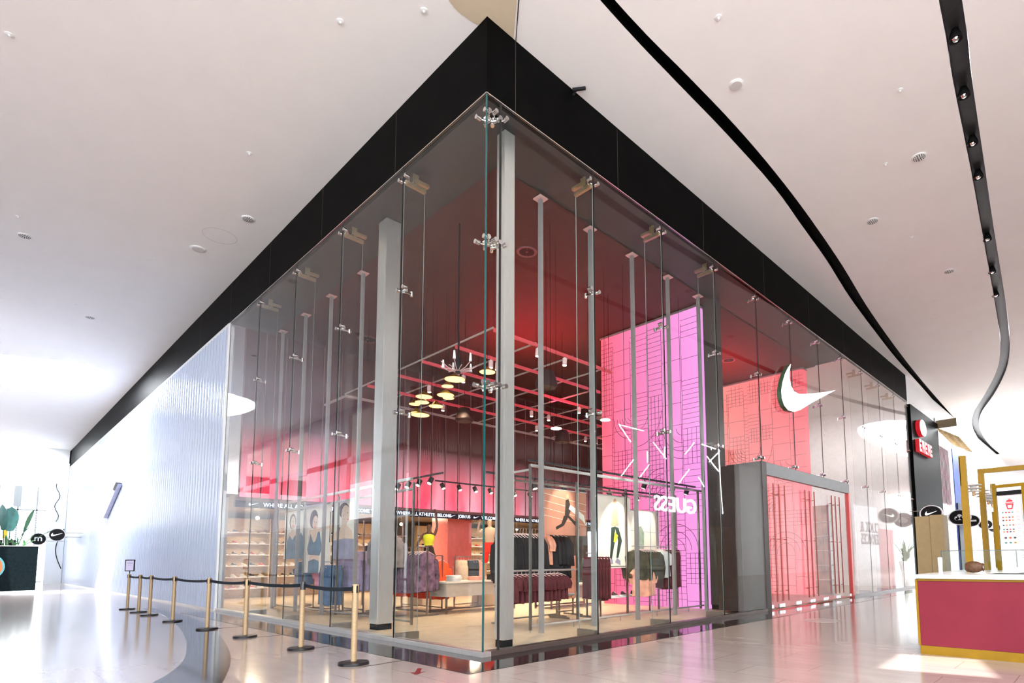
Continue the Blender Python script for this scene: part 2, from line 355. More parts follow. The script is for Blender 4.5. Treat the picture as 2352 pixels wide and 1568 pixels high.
# thin dark joints let into the paving
mb = MB()
for (x0, y0), (x1, y1) in (((-0.62, -1.02), (-0.60, -0.8)), ((-2.65, -1.2), (-2.66, -0.8)), ((-4.7, -1.3), (-4.72, -0.8)), ((-6.8, -1.3), (-6.82, -0.8)), ((-0.60, -1.4), (-0.60, -1.02))):
    mb.box((x0 - 0.008, y0, 0), (x0 + 0.008, y1, 0.003))
mb.build('trim_3', JOINT, **STRUCT)

# ceiling with its skylight openings and lighting troughs
s1L = [(1.36, 1.4), (1.375, 3.0), (1.40, 4.5), (1.376, 6.662), (1.234, 8.544), (1.07, 10.631), (0.793, 13.213), (0.547, 16.441), (0.29, 20.467), (0.08, 25.6), (-0.271, 33.5), (-0.56, 43.9), (-0.833, 59.0)]
s1R = [(1.525, 1.4), (1.585, 3.0), (1.625, 4.5), (1.604, 6.204), (1.504, 8.311), (1.29, 11.159), (0.985, 14.188), (0.70, 17.922), (0.45, 22.045), (0.24, 26.5), (-0.05, 34.0), (-0.35, 44.0), (-0.65, 59.0)]
s1L = [(1.9, -9.0), (1.62, -4.5), (1.43, -0.9)] + s1L; s1R = [(2.05, -9.0), (1.77, -4.5), (1.58, -0.9)] + s1R
s2L = [(5.6, -9.0), (5.3, -2.0), (4.93, 4.293), (4.785, 6.132), (4.598, 8.947), (4.438, 11.099), (4.246, 13.662), (3.986, 17.116), (3.611, 21.39), (3.053, 25.028), (2.059, 29.073), (0.95, 33.264), (0.25, 37.755), (-0.15, 43.876), (-0.2, 50.0)]
s2R = [(5.85, -9.0), (5.55, -2.0), (5.178, 4.526), (5.02, 6.4), (4.805, 9.337), (4.624, 11.767), (4.436, 14.494), (4.206, 17.769), (3.87, 21.623), (3.35, 25.229), (2.40, 29.352), (1.25, 33.583), (0.55, 38.034), (0.18, 44.196), (0.15, 50.0)]
slot1 = smooth_pts(s1L, 4) + smooth_pts(s1R, 4)[::-1]
slot2 = smooth_pts(s2L, 4) + smooth_pts(s2R, 4)[::-1]
sky1 = closed_smooth([(-24.65, -4.6), (-23.98, -3.4), (-23.54, -2.34), (-23.53, -1.62), (-24.14, -1.08), (-25.12, -1.0), (-26.6, -1.25), (-28.19, -1.89), (-29.3, -2.7), (-29.6, -3.6), (-28.8, -4.6), (-26.6, -5.1)])
sky2 = closed_smooth([(-44.0, -4.2), (-43.9, -3.4), (-44.3, -2.6), (-45.5, -1.8), (-46.6, -1.58), (-48.1, -2.2), (-49.0, -3.3), (-48.4, -4.4), (-46, -5.0)])
sky3 = closed_smooth([(3.385, 31.456), (2.122, 32.556), (1.15, 34.9), (0.75, 38.6), (0.9, 44.0), (1.7, 49.7), (3.6, 52.5), (5.4, 46), (5.8, 38), (5.0, 32.6)])
sky4 = closed_smooth([(7.4, -7.5), (7.2, -5), (7.6, -3), (9.6, -2.3), (11.6, -3), (12.1, -5.2), (11.5, -7.6), (9.4, -8.2)])  # unseen opening, added to let daylight in behind the camera
sky5 = closed_smooth([(7.4, 11.5), (7.2, 14), (7.6, 16.5), (9.6, 17.3), (11.6, 16.6), (12.1, 14), (11.5, 11.3), (9.4, 10.7)])
# unseen ceiling hole, added so the sun throws a patch before the kiosk
off = -SUN_DIR * (CZ / abs(SUN_DIR.z))
sun_hole = [(x + off.x, y + off.y) for x, y in ((4.15, 2.44), (4.06, 3.72), (4.95, 3.85), (5.30, 2.66))]
shop_hole = [(-0.02, 0.02), (-0.02, 23.3), (-50.8, 23.3), (-50.8, 0.02)]
cream = smooth_pts([(-0.205, -0.52), (-0.24, -0.30), (-0.215, -0.03)], 5) + [(0.0, -0.0), (0.03, 0.52), (0.51, 0.14), (1.2, -0.4), (0.6, -0.9)]
fill_holes([[(-52, -22), (16, -22), (16, 75), (-52, 75)], slot1, slot2, sky1, sky2, sky3, sky4, sun_hole], CZ, CZ + 0.12, False).build('ceiling', CEIL, **STRUCT)
MB().prism([(-0.205, -0.52), (-0.243, -0.40), (-0.25, -0.28), (-0.235, -0.14), (-0.21, -0.004), (0.0, -0.004), (0.004, 0.0), (0.004, 0.50), (0.50, 0.14), (1.1, -0.3), (0.5, -0.8)], ((0, 0, CZ - 0.006), (1, 0, 0), (0, 1, 0)), 0, 0.006).build('trim_4', CREAM, **STRUCT)
MB().prism([(0.012, 0.535), (0.006, 0.552), (1.25, -0.37), (1.24, -0.39)], ((0, 0, CZ - 0.010), (1, 0, 0), (0, 1, 0)), 0, 0.004).build('trim_5', JOINT, **STRUCT)
def well(poly, h, m, nm, lid=False):
    mb = MB(); n = len(poly)
    a = [mb._v((p[0], p[1], CZ + 0.001)) for p in poly]; b = [mb._v((p[0], p[1], CZ + h)) for p in poly]
    for i in range(n):
        j = (i + 1) % n; mb.bm.faces.new((a[i], a[j], b[j], b[i]))
    if lid:
        for t in geometry.tessellate_polygon([[Vector((p[0], p[1], 0)) for p in poly]]):
            try: mb.bm.faces.new([b[i] for i in t])
            except Exception: pass
    return mb.build(nm, m, **STRUCT)
def inset(L_, R_, g=0.006): return [(x + g, y) for x, y in smooth_pts(L_, 4)] + [(x - g, y) for x, y in smooth_pts(R_, 4)][::-1]
well(inset(s1L, s1R), 0.16, BLACK, 'trim_6', True); well(inset(s2L, s2R), 0.16, TROUGH, 'trim_7', True)
for i, sk in enumerate((sky1, sky2, sky3, sky4)): well(sk, 0.7, CEIL, 'trim_%d' % (8 + i))
well(sun_hole, 0.10, CEIL, 'trim_13')  # edge of the added hole for the sun patch

# ------------------------------------------------------------------ black fascia above the glass
mb = MB(); mb.box((-51.2, 0.0, GT), (0.0, 0.10, CZ - 0.003)); mb.box((-0.10, 0.10, GT), (0.0, 22.95, CZ - 0.003)); mb.build('wall_fascia', BLACK, **STRUCT)
mb = MB()
for x in [-3.05 * k - 2.6 for k in range(16)]: mb.box((x - 0.006, -0.003, GT), (x + 0.006, 0.0, CZ - 0.01))
for y in (0.545, 3.0, 6.0, 9.0, 12.0, 15.0, 18.0, 21.0): mb.box((0.0, y - 0.006, GT), (0.003, y + 0.006, CZ - 0.01))
mb.build('trim_14', JOINT, **STRUCT)
mb = MB(); mb.box((-11.73, -0.008, GT - 0.012), (-0.0, 0.02, GT)); mb.box((-0.02, 0, GT - 0.012), (0.008, 22.95, GT)); mb.build('trim_15', CHROME, **STRUCT)
mb = MB(); mb.box((-50.5, -0.03, GT - 0.10), (-11.73, 0.05, GT - 0.01)); mb.build('trim_16', WHITEG, **STRUCT)
# sill
mb = MB(); mb.box((-11.73, -0.03, 0.0), (0.03, 0.12, 0.068)); mb.build('trim_17', STEEL, bevel=0.006, **STRUCT)
mb = MB(); mb.box((-0.12, 0.12, 0.0), (0.03, 8.44, 0.068)); mb.box((-0.12, 14.7, 0.0), (0.03, 22.95, 0.068))
mb.build('trim_25', mat('sill_dark_reflection', (0.10, 0.072, 0.065), 0.3, 0.4, noise=0.1), bevel=0.006, **STRUCT)  # same metal as the left sill, its dark reflection put into the colour
# interior soffit strip, shop ceiling, shop floor
mb = MB(); mb.box((-11.8, 0.1, GT), (-0.1, 1.1, GT + 0.1)); mb.box((-1.12, 1.1, GT), (-0.1, 15.35, GT + 0.1)); mb.build('ceiling_soffit', SOFF, **STRUCT)
MB().box((-11.9, 1.1, GT - 0.03), (-1.12, 15.35, GT + 0.1)).build('ceiling_shop', INCEIL, **STRUCT)
MB().box((-11.9, 15.35, GT - 0.03), (-1.12, 22.9, GT + 0.1)).build('ceiling_shop_far', CEIL, **STRUCT)  # same shop ceiling, brightness of the far zone painted in as white
mb = MB(); mb.box((-19, 0.12, 0.0), (-0.12, 22.9, 0.012)); mb.build('floor_shop', CONC, **STRUCT)

# ------------------------------------------------------------------ glazing: panes, fins, spider fittings
LW, RW = 2.33, 2.055
lj = [-LW * k for k in range(1, 6)]; lj[-1] = -11.68
rj = [0.27 + RW * k for k in range(0, 12)]
def spider(mb, p, along, inward, double=True):
    p = Vector(p); a = Vector(along); n = Vector(inward); u = Vector((0, 0, 1))
    for s in ((-1, 1) if double else (1,)):
        q = p + a * 0.10 * s + n * 0.02
        mb.tube([q - n * 0.045, q + n * 0.035], 0.034, 10)                  # glass clamp discs
        mb.tube([q + n * 0.03, p + n * 0.11 + a * 0.03 * s - u * 0.03], 0.010, 6)
    mb.tube([p + n * 0.09 - a * 0.035, p + n * 0.09 + a * 0.035], 0.028, 8)
    mb.tube([p + n * 0.07 - u * 0.03, p + n * 0.24 - u * 0.03], 0.020, 8)
    mb.tube([p + n * 0.21 - u * 0.07, p + n * 0.21 + u * 0.01], 0.026, 8)
win_n = [0]
def pane(p0, p1, z0, z1, joint=None, inward=(0, 1, 0), fin=True, heights=(GT - 0.2, 5.87, 3.75)):
    win_n[0] += 1
    p0 = Vector((*p0, 0)); p1 = Vector((*p1, 0)); d = (p1 - p0).normalized(); n = Vector(inward); L_ = (p1 - p0).length
    mb = MB(); g = 0.006
    a = p0 + d * g; b = p1 - d * g; q = [a, b, b + n * 0.016, a + n * 0.016]
    lo = [v + Vector((0, 0, z0)) for v in q]; hi = [v + Vector((0, 0, z1)) for v in q]
    mb.face([lo[0], lo[1], hi[1], hi[0]]); mb.face([lo[2], lo[3], hi[3], hi[2]])
    mb.mi = 1; mb.face([lo[1], lo[2], hi[2], hi[1]]); mb.face([lo[3], lo[0], hi[0], hi[3]]); mb.face([hi[0], hi[1], hi[2], hi[3]]); mb.face([lo[0], lo[3], lo[2], lo[1]])
    w_ = mb.build('window_%d' % win_n[0], [GLASS, GEDGE], kind='structure')
    if joint:
        j = Vector((*joint, 0))
        jw = 0.022 if not fin else 0.006
        mb = MB(); mb.box(j + Vector((0, 0, z0)) - d * jw, j + Vector((0, 0, z1)) + d * (0.006 if fin else 0.012) + n * 0.014); mb.build('sealant_joint', JOINT, w_)
        if fin:
            mb = MB(); f0 = j + n * 0.03; f1 = j + n * 0.43; t = d * 0.009
            mb.face([f0 + t + Vector((0, 0, z0 + .05)), f1 + t + Vector((0, 0, z0 + .05)), f1 + t + Vector((0, 0, z1 - .25)), f0 + t + Vector((0, 0, z1 - .25))])
            mb.face([f1 - t + Vector((0, 0, z0 + .05)), f0 - t + Vector((0, 0, z0 + .05)), f0 - t + Vector((0, 0, z1 - .25)), f1 - t + Vector((0, 0, z1 - .25))])
            mb.mi = 1
            mb.face([f1 + t + Vector((0, 0, z0 + .05)), f1 - t + Vector((0, 0, z0 + .05)), f1 - t + Vector((0, 0, z1 - .25)), f1 + t + Vector((0, 0, z1 - .25))])
            mb.face([f0 + t + Vector((0, 0, z0 + .05)), f0 - t + Vector((0, 0, z0 + .05)), f0 - t + Vector((0, 0, z1 - .25)), f0 + t + Vector((0, 0, z1 - .25))])
            mb.build('glass_fin', [GLASS, FEDGE], w_)
            # shoe at the foot and clamp plates at the head of the fin
            mb = MB(); mb.box(j - d * 0.035 + n * 0.05 + Vector((0, 0, 0.012)), j + d * 0.035 + n * 0.45 + Vector((0, 0, 0.13)))
            mb.build('fin_shoe', STEELD, w_, bevel=0.006)
            mb = MB(); mb.box(j - d * 0.03 + n * 0.06 + Vector((0, 0, z1 - .27)), j + d * 0.03 + n * 0.44 + Vector((0, 0, z1 - .20)))
            mb.box(j - d * 0.04 + n * 0.24 + Vector((0, 0, z1 - .14)), j + d * 0.04 + n * 0.50 + Vector((0, 0, z1 - .09)))
            mb.box(j - d * 0.012 + n * 0.20 + Vector((0, 0, z1 - .22)), j + d * 0.012 + n * 0.30 + Vector((0, 0, z1 - 0.001)))
            mb.build('head_bracket', mat('bracket_brass', (0.46, 0.36, 0.22), 0.35, 0.8, noise=0.1), w_)
        for h in heights:
            mb = MB(); spider(mb, j + Vector((0, 0, h)), d, n); mb.build('spider_fitting', CHROME, w_, smooth=True)
    return w_
px_ = 0.0
for k, j in enumerate(lj):
    pane((j, 0.0), (px_, 0.0), 0.068, GT - 0.012, (j, 0.0) if k < 4 else None, (0, 1, 0)); px_ = j
py_ = 0.0
for k, j in enumerate(rj):
    if j > 22.95: j = 22.93
    door = 8.4 < (py_ + j) / 2 < 14.8
    z0 = 3.66 if door else 0.068
    jj = (0.0, j)
    pane((0.0, py_), (0.0, j), z0, GT - 0.012, jj, (-1, 0, 0), fin=(k > 0) and not (8.0 < j < 14.9), heights=(GT - 0.2, 5.87, 3.75)); py_ = j
# corner fittings
mb = MB()
for h in (GT - 0.25, 5.87, 3.75):
    spider(mb, (-0.14, 0.016, h), (1, 0, 0), (0, 1, 0)); spider(mb, (-0.016, 0.16, h), (0, 1, 0), (-1, 0, 0))
mb.build('trim_18', CHROME, smooth=True, **STRUCT)
mb = MB(); mb.box((-0.0185, -0.001, 0.07), (0.001, 0.0185, GT - 0.02)); mb.build('trim_19', GEDGE, **STRUCT)

# ------------------------------------------------------------------ steel columns behind the glass
def column(cx, cy, s, z1, label, m=STEEL):
    t = thing('steel_column', label, 'column', (cx, cy, 0.012))
    mb = MB(); mb.box((cx - s / 2, cy - s / 2, 0.12), (cx + s / 2, cy + s / 2, z1)); mb.build('shaft', m, t, bevel=0.006)
    mb = MB(); mb.box((cx - s / 2 + .012, cy - s / 2 + .012, 0.012), (cx + s / 2 - .012, cy + s / 2 - .012, 0.12)); mb.build('plinth', BLACKM, t)
    return t
column(-0.46, 0.74, 0.20, GT - 0.005, 'square brushed steel column just inside the glass corner')
column(-4.02, 0.68, 0.31, GT - 0.005, 'square brushed steel column behind the left glass wall')
column(-1.16, 8.30, 0.34, GT - 0.005, 'dark square column between the pink portal and the entrance', SLATEW)
# dark stripe of the corner column's far face: a black downpipe casing

# slim hanger poles with square ceiling plates
p0 = None; pole_at = [(-1.2, y) for y in (2.18, 3.56, 4.94, 6.32, 7.70)] + [(x, 1.22) for x in (-6.25, -7.95, -9.55, -11.2)]
plabs = ['slim grey pole behind the right glass, nearest the corner', 'slim grey pole behind the right glass, second from the corner', 'slim grey pole behind the right glass, third from the corner', 'slim grey pole behind the right glass, left of the pink portal edge', 'slim grey pole standing against the right edge of the pink portal',
         'slim grey pole behind the left glass, nearest the steel column', 'slim grey pole behind the left glass, second from the steel column', 'slim grey pole behind the left glass, third from the steel column', 'slim grey pole behind the left glass, nearest the frosted wall']
for i, (x, y) in enumerate(pole_at):
    if p0 is None:
        p0 = thing('hanger_pole', plabs[i], 'pole', (x, y, 0.012), 0, 'slim floor to ceiling poles')
        mb = MB(); mb.box((x - .035, y - .035, 0.012), (x + .035, y + .035, GT - 0.05)); mb.build('shaft', POLE, p0)
        mb = MB(); mb.box((x - .10, y - .10, GT - 0.06), (x + .10, y + .10, GT - 0.04)); mb.build('ceiling_plate', mat('plate_pink', (0.7, 0.45, 0.42), 0.4), p0)
    else: dup(p0, (x, y, 0.012), label=plabs[i])

# ------------------------------------------------------------------ frosted white polycarbonate wall
mb = MB(); x = -11.73; step = 0.30; pts = []
while x > -50.6:
    for k in range(4): pts.append((x - step * k / 4, -0.045 * abs(math.sin(PI * k / 4))))
    x -= step
for (xa, ya), (xb, yb) in zip(pts, pts[1:]): mb.face([(xa, ya, 0.02), (xa, ya, GT - 0.1), (xb, yb, GT - 0.1), (xb, yb, 0.02)])
mb.box((-50.7, 0.05, 0.02), (-11.73, 0.12, GT - 0.1))
mb.build('wall_left', POLYW, smooth=False, **STRUCT)
mb = MB(); mb.box((-11.78, -0.035, 0.0), (-11.72, 0.10, GT - 0.1)); mb.build('trim_20', WHITEG, **STRUCT)
mb = MB(); mb.box((-50.7, -0.045, 0.0), (-11.73, 0.05, 0.05)); mb.build('baseboard_left', STEEL, **STRUCT)

# ------------------------------------------------------------------ shop back walls
mb = MB(); yy = 0.4; seams = []
while yy < 20.5:
    mb.box((-11.72, yy + 0.012, 3.12), (-11.68, yy + 0.548, GT - 0.04)); seams.append(yy); yy += 0.56
mb.build('wall_back', POLYP, **STRUCT)
mb = MB()
for s in seams: mb.box((-11.70, s - 0.018, 3.12), (-11.655, s + 0.012, GT - 0.04))
mb.box((-11.75, 0.3, 3.02), (-11.60, 20.6, 3.12)); mb.build('trim_21', mat('frame_rose', (0.24, 0.13, 0.13), 0.4, 0.4), **STRUCT)
band = thing('led_message_band', 'long dark blue message band with white lettering above the rear shop area', 'sign', (-11.6, 0.4, 2.84))
MB().box((-11.72, 0.3, 2.83), (-11.60, 20.6, 3.02)).build('housing', BAND, band)
fr = lambda y: ((-11.598, y, 2.875), (0, 1, 0), (0, 0, 1)); msgs = ['WELCOME TO NIKE', 'WHERE ALL ATHLETES BELONG', 'JOIN US']; i = 0
y = 8.62 - 1.62
ys = []
seq = [(0.6, 1), (3.05, 0), (4.75, 1), (7.25, 2), (8.32, 0), (10.02, 1), (12.52, 2), (13.6, 0), (15.3, 1)]
for y, mi_ in seq:
    mb = MB(); text_to(mb, msgs[mi_], fr(y + 0.42), 0.165, 0.0, 0.006, sx=0.93); mb.build('message_text', TEXTW, band)
    MB().prism(tick(0.26, 0.085, 0.04, 0.012), fr(y), 0.0, 0.006).build('message_tick', TEXTW, band)
MB().box((-19.0, 0.12, 0.012), (-18.9, 22.8, 3.1)).build('wall_rear', mat('rear_wall', (0.30, 0.22, 0.15), 0.6, noise=0.3, nscale=2), **STRUCT)
MB().box((-19.0, 0.12, 3.1), (-11.75, 22.8, 3.2)).build('ceiling_rear', mat('rear_ceiling', (0.30, 0.22, 0.16), 0.7, noise=0.2), **STRUCT)
MB().box((-19.0, 0.10, 0.012), (-11.8, 0.2, 3.1)).build('wall_side', mat('side_wall', (0.5, 0.42, 0.38), 0.6), **STRUCT)
MB().box((-1.12, 15.35, GT), (-0.1, 22.9, GT + 0.1)).build('ceiling_soffit_far', CEIL, **STRUCT)  # soffit strip continued in white, the far zone's brightness painted in
MB().box((-11.8, 22.8, 0.012), (-0.1, 22.9, GT)).build('wall_far', mat('far_wall', (0.85, 0.84, 0.84), 0.5, noise=0.05), **STRUCT)
MB().box((-11.85, 16.4, 0.012), (-4.9, 16.5, GT)).build('wall_partition', mat('partition_wall', (0.45, 0.30, 0.28), 0.5, noise=0.05), **STRUCT)
column(-13.0, 8.35, 1.1, 3.1, 'broad coral pillar standing behind the message band', mat('coral_pillar', (0.85, 0.20, 0.18), 0.22, noise=0.06))

# ------------------------------------------------------------------ lit portal of the entrance
def portal(y0, y1, m, label, seed):
    t = thing('light_portal', label, 'portal', (-3.12, (y0 + y1) / 2, 0.012), 0)
    mb = MB(); mb.box((-4.82, y0, 0.012), (-1.43, y1, 7.93)); mb.build('lit_fabric', m, t)
    mb = MB(); mb.box((-4.86, y0 - .015, 7.93), (-1.41, y1 + .015, 7.985)); mb.build('top_frame', POLE, t)
    r = random.Random(seed); mb = MB(); y = y0 - 0.004
    def ln(xa, za, xb, zb, w_=0.0042):
        if abs(xa - xb) < 1e-6: mb.box((xa - w_, y, min(za, zb)), (xa + w_, y0, max(za, zb)))
        else: mb.box((min(xa, xb), y, za - w_), (max(xa, xb), y0, za + w_))
    cols = [-4.82, -4.42, -4.36, -3.72, -3.56, -3.12, -2.62, -1.98, -1.43]
    for c in cols[1:-1]: ln(c, 0.05, c, 7.6 if c != -3.56 else 5.8)
    for a, b in zip(cols, cols[1:]):
        z = 7.85
        while z > 0.2:
            st = r.choice((0.13, 0.13, 0.16, 0.45, 0.6)) ; n_ = r.choice((4, 6, 8)) if st < 0.2 else r.choice((1, 2, 3))
            for _ in range(n_):
                z -= st
                if z > 0.1: ln(a, z, b, z)
            if st < 0.2 and b - a > 0.4 and r.random() < 0.6:
                for q in range(1, 4): ln(a + (b - a) * q / 4, z, a + (b - a) * q / 4, min(7.85, z + st * n_))
    def arcs(cx_, cz_, rs, a0, a1):
        for rr in rs:
            n_ = 14
            for k in range(n_):
                t0 = a0 + (a1 - a0) * k / n_; t1 = a0 + (a1 - a0) * (k + 1) / n_
                mb.face([(cx_ + (rr + s) * math.cos(t), y, cz_ + (rr + s) * math.sin(t)) for s, t in ((-.006, t0), (.006, t0), (.006, t1), (-.006, t1))])
    arcs(-3.72, 5.35, [0.1, 0.2, 0.3, 0.4, 0.5, 0.62], PI, 1.5 * PI)
    arcs(-3.56, 5.35, [0.45, 0.9], 1.5 * PI, 2 * PI)
    arcs(-1.98, 4.75, [0.2, 0.4, 0.62, 0.82], PI, 1.5 * PI)
    arcs(-2.62, 2.95, [0.12, 0.24, 0.36, 0.48, 0.62, 0.8], 0.5 * PI, PI)
    arcs(-2.3, 1.5, [0.3, 0.5, 0.7], 0, PI)
    mb.build('line_drawing', PORTL, t)
    return t
portal(8.05, 8.40, PORTA, 'tall glowing pink and magenta panel with thin line drawing, left of the entrance', 3)
portal(15.0, 15.35, PORTB, 'tall glowing salmon red panel with grid lines behind the entrance doors', 11)
MB().box((-4.7, 8.45, 0.013), (-0.15, 14.95, 0.02)).build('entrance_mat', mat('mat_coral', (0.80, 0.22, 0.18), 0.5, noise=0.1), **lab('coral red floor inlay inside the glass entrance doors', 'floor inlay'))

# ------------------------------------------------------------------ entrance: door portal and leaves
mb = MB(); mb.box((-0.95, 8.44, 0.0), (0.012, 8.70, 3.66)); mb.build('door_frame', SLATEW, bevel=0.004, **STRUCT)
mb = MB(); mb.box((-0.10, 8.70, 3.34), (0.012, 14.75, 3.65)); mb.build('trim_22', mat('header_steel', (0.13, 0.14, 0.145), 0.4, 0.2, noise=0.05), **STRUCT)
mb = MB(); mb.box((-0.10, 14.62, 0.0), (0.02, 14.76, 3.36)); mb.build('trim_23', mat('jamb_red', (0.62, 0.09, 0.07), 0.35, 0.2), **STRUCT)
mb = MB(); mb.box((-0.7, 7.40, 0.07), (-0.06, 8.43, 3.45)); mb.build('trim_24', BROWNC, **STRUCT)
REDM = mat('handle_rose', (0.28, 0.045, 0.03), 0.4, 0.2)
ed = [8.70, 9.36, 10.40, 11.37, 12.38, 13.40, 14.62]
for i in range(6):
    a, b = ed[i] + 0.006, ed[i + 1] - 0.006
    mb = MB(); mb.box((-0.04, a, 0.05), (-0.025, b, 3.33)); d = mb.build('door_%d' % (i + 1), GLASS, kind='structure')
    for yy in ((b - .37, b - 0.06) if i in (0, 2, 4) else (a + 0.28,)):
        mb = MB()
        for xo in (0.035,):
            mb.tube([(xo, yy, 0.20), (xo, yy, 3.15)], 0.017, 8)
        for zz in (0.45, 1.75, 2.9): mb.tube([(-0.03, yy, zz), (0.035, yy, zz)], 0.010, 6)
        for zz in (0.45, 1.75, 2.85): mb.tube([(0.035, yy, zz), (0.035, yy + (.30 if i in (0, 2, 4) and yy < b - .2 else -.02), zz)], 0.010, 6)
        mb.build('door_handle', REDM, d, smooth=True)
    mb = MB(); mb.box((-0.055, b - 0.16, 0.04), (-0.01, b, 0.13)); mb.box((-0.055, a, 0.04), (-0.01, a + 0.16, 0.13)); mb.build('patch_fitting', CHROME, d, bevel=0.008)

# ------------------------------------------------------------------ big lit tick sign
sw = thing('tick_sign', 'large white glowing tick shaped sign mounted high on the right glass', 'sign', (0.06, 11.4, 5.17))
fr = ((0.0, 9.47, 5.17), (0, 1, 0), (0, 0, 1)); poly = closed_smooth(tick(4.02, 1.32), 3)
def keep_tips(p, w_, h_):
    return p
MB().prism(tick(4.02, 1.32), fr, 0.02, 0.14).build('returns', mat('sign_return', (0.05, 0.10, 0.05), 0.4), sw)
MB().prism(tick(4.02, 1.32), fr, 0.14, 0.155).build('lit_face', SIGNW, sw)

# ================================================================== STANCHIONS
def post(x, y, label, belt_to=None, slot=True, src=None):
    t = thing('stanchion_post', label, 'stanchion', (x, y, 0.0), 0, 'gold crowd posts with a dark belt')
    MB().lathe([(0.01, 0.0), (0.185, 0.0), (0.185, 0.018), (0.178, 0.032), (0.05, 0.040), (0.01, 0.040)], (x, y, 0), 32).build('base', RUBBER, t, smooth=True)
    MB().lathe([(0.036, 0.036), (0.036, 0.955), (0.030, 0.962), (0.01, 0.962)], (x, y, 0), 20).build('pole', GOLDP, t, smooth=True)
    MB().lathe([(0.0385, 0.87), (0.0385, 0.985), (0.034, 0.992), (0.01, 0.992)], (x, y, 0), 20).build('cassette', mat('cassette_dark', (0.03, 0.028, 0.03), 0.3, 0.3) if not slot else GOLDP, t, smooth=True)
    if slot:
        mb = MB(); mb.box((x - 0.045, y - 0.008, 0.885), (x + 0.045, y + 0.008, 0.975)); mb.box((x - 0.008, y - 0.045, 0.885), (x + 0.008, y + 0.045, 0.975)); mb.build('belt_slot', BLACKM, t)
    if belt_to:
        a = Vector((x, y, 0.935)); b = Vector((belt_to[0], belt_to[1], 0.935)); d = (b - a).normalized(); n = Vector((-d.y, d.x, 0))
        a = a + d * 0.037; b = b - d * 0.037; mb = MB(); rows = []
        for i in range(15):
            f = i / 14; c = a.lerp(b, f); sag = -0.028 * 4 * f * (1 - f)
            rows.append([c + n * 0.002 + Vector((0, 0, sag - 0.025)), c + n * 0.002 + Vector((0, 0, sag + 0.025)), c - n * 0.002 + Vector((0, 0, sag + 0.025)), c - n * 0.002 + Vector((0, 0, sag - 0.025))])
        mb.ring(rows); mb.build('retractable_belt', NAVY, t, label='dark navy belt')
    return t
SP = [(-14.41, -1.48), (-12.85, -1.487), (-11.49, -1.499), (-9.18, -1.50), (-6.79, -1.44), (-4.88, -1.352), (-2.66, -1.283), (-0.855, -1.345)]
SL = ['gold stanchion post carrying the small framed notice, farthest of the row', 'gold stanchion post second in the row after the framed notice', 'gold stanchion post third in the row after the framed notice',
      'gold stanchion post standing in front of the frosted wall, fourth in the row', 'gold stanchion post on the edge of the dark curved floor band', 'gold stanchion post third from the shop corner', 'gold stanchion post with a black belt head, second from the shop corner', 'gold stanchion post nearest the shop corner, last of the row']
for i, (x, y) in enumerate(SP):
    post(x, y, SL[i], SP[i + 1] if i + 1 < len(SP) else None, slot=(i != 6))
# framed notice on the first post
x, y = SP[0]
def facing(x, y, w_, z0, z1, ang, t=0.012):
    c, s = math.cos(ang), math.sin(ang)
    return ((x, y, 0), (c, s, 0), (0, 0, 1))
t = thing('notice_sign', 'small black framed lilac notice standing on the farthest gold post', 'sign', (x, y, 0.992))
MB().lathe([(0.008, 0.992), (0.012, 1.06), (0.008, 1.07)], (x, y, 0), 10).build('stem', BLACKM, t)
fr = ((x, y, 0), (math.cos(0.75), math.sin(0.75), 0), (0, 0, 1))
mb = MB(); mb.prism([(-.135, 1.07), (.135, 1.07), (.135, 1.40), (-.135, 1.40)], fr, -0.010, 0.010); mb.build('frame', BLACKM, t)
mb = MB(); mb.prism([(-.11, 1.095), (.11, 1.095), (.11, 1.375), (-.11, 1.375)], fr, 0.010, 0.012); mb.build('paper', mat('paper_lilac', (0.62, 0.58, 0.78), 0.5), t)
mb = MB()
for z, w_ in ((1.31, .07), (1.29, .08), (1.24, .06)): mb.prism([(-w_, z), (w_, z), (w_, z + .006), (-w_, z + .006)], fr, 0.012, 0.0125)
mb.build('printed_lines', mat('print_grey', (0.15, 0.15, 0.2), 0.5), t)
# painted arrow on the paving near the corner
fr = ((0.23, -1.10, 0.0), (0.80, -0.60, 0), (0.60, 0.80, 0))
MB().prism([(-.24, -.028), (0.02, -.028), (0.0, -.085), (.17, 0.0), (0.0, .085), (0.02, .028), (-.24, .028)], fr, 0.0, 0.003).build('floor_arrow', mat('arrow_maroon', (0.16, 0.015, 0.015), 0.35), **lab('small dark red arrow sticker on the paving before the shop corner', 'sticker'))
# round drain cover in the paving near the doors
mb = MB(); mb.lathe([(0.01, 0.0), (0.36, 0.0), (0.36, 0.004), (0.33, 0.004), (0.33, 0.002), (0.01, 0.002)], (1.75, 7.2, 0), 32); mb.build('floor_cover', mat('cover_stone', (0.45, 0.40, 0.37), 0.2, noise=0.1), **lab('round service cover set in the paving in front of the doors', 'cover'))

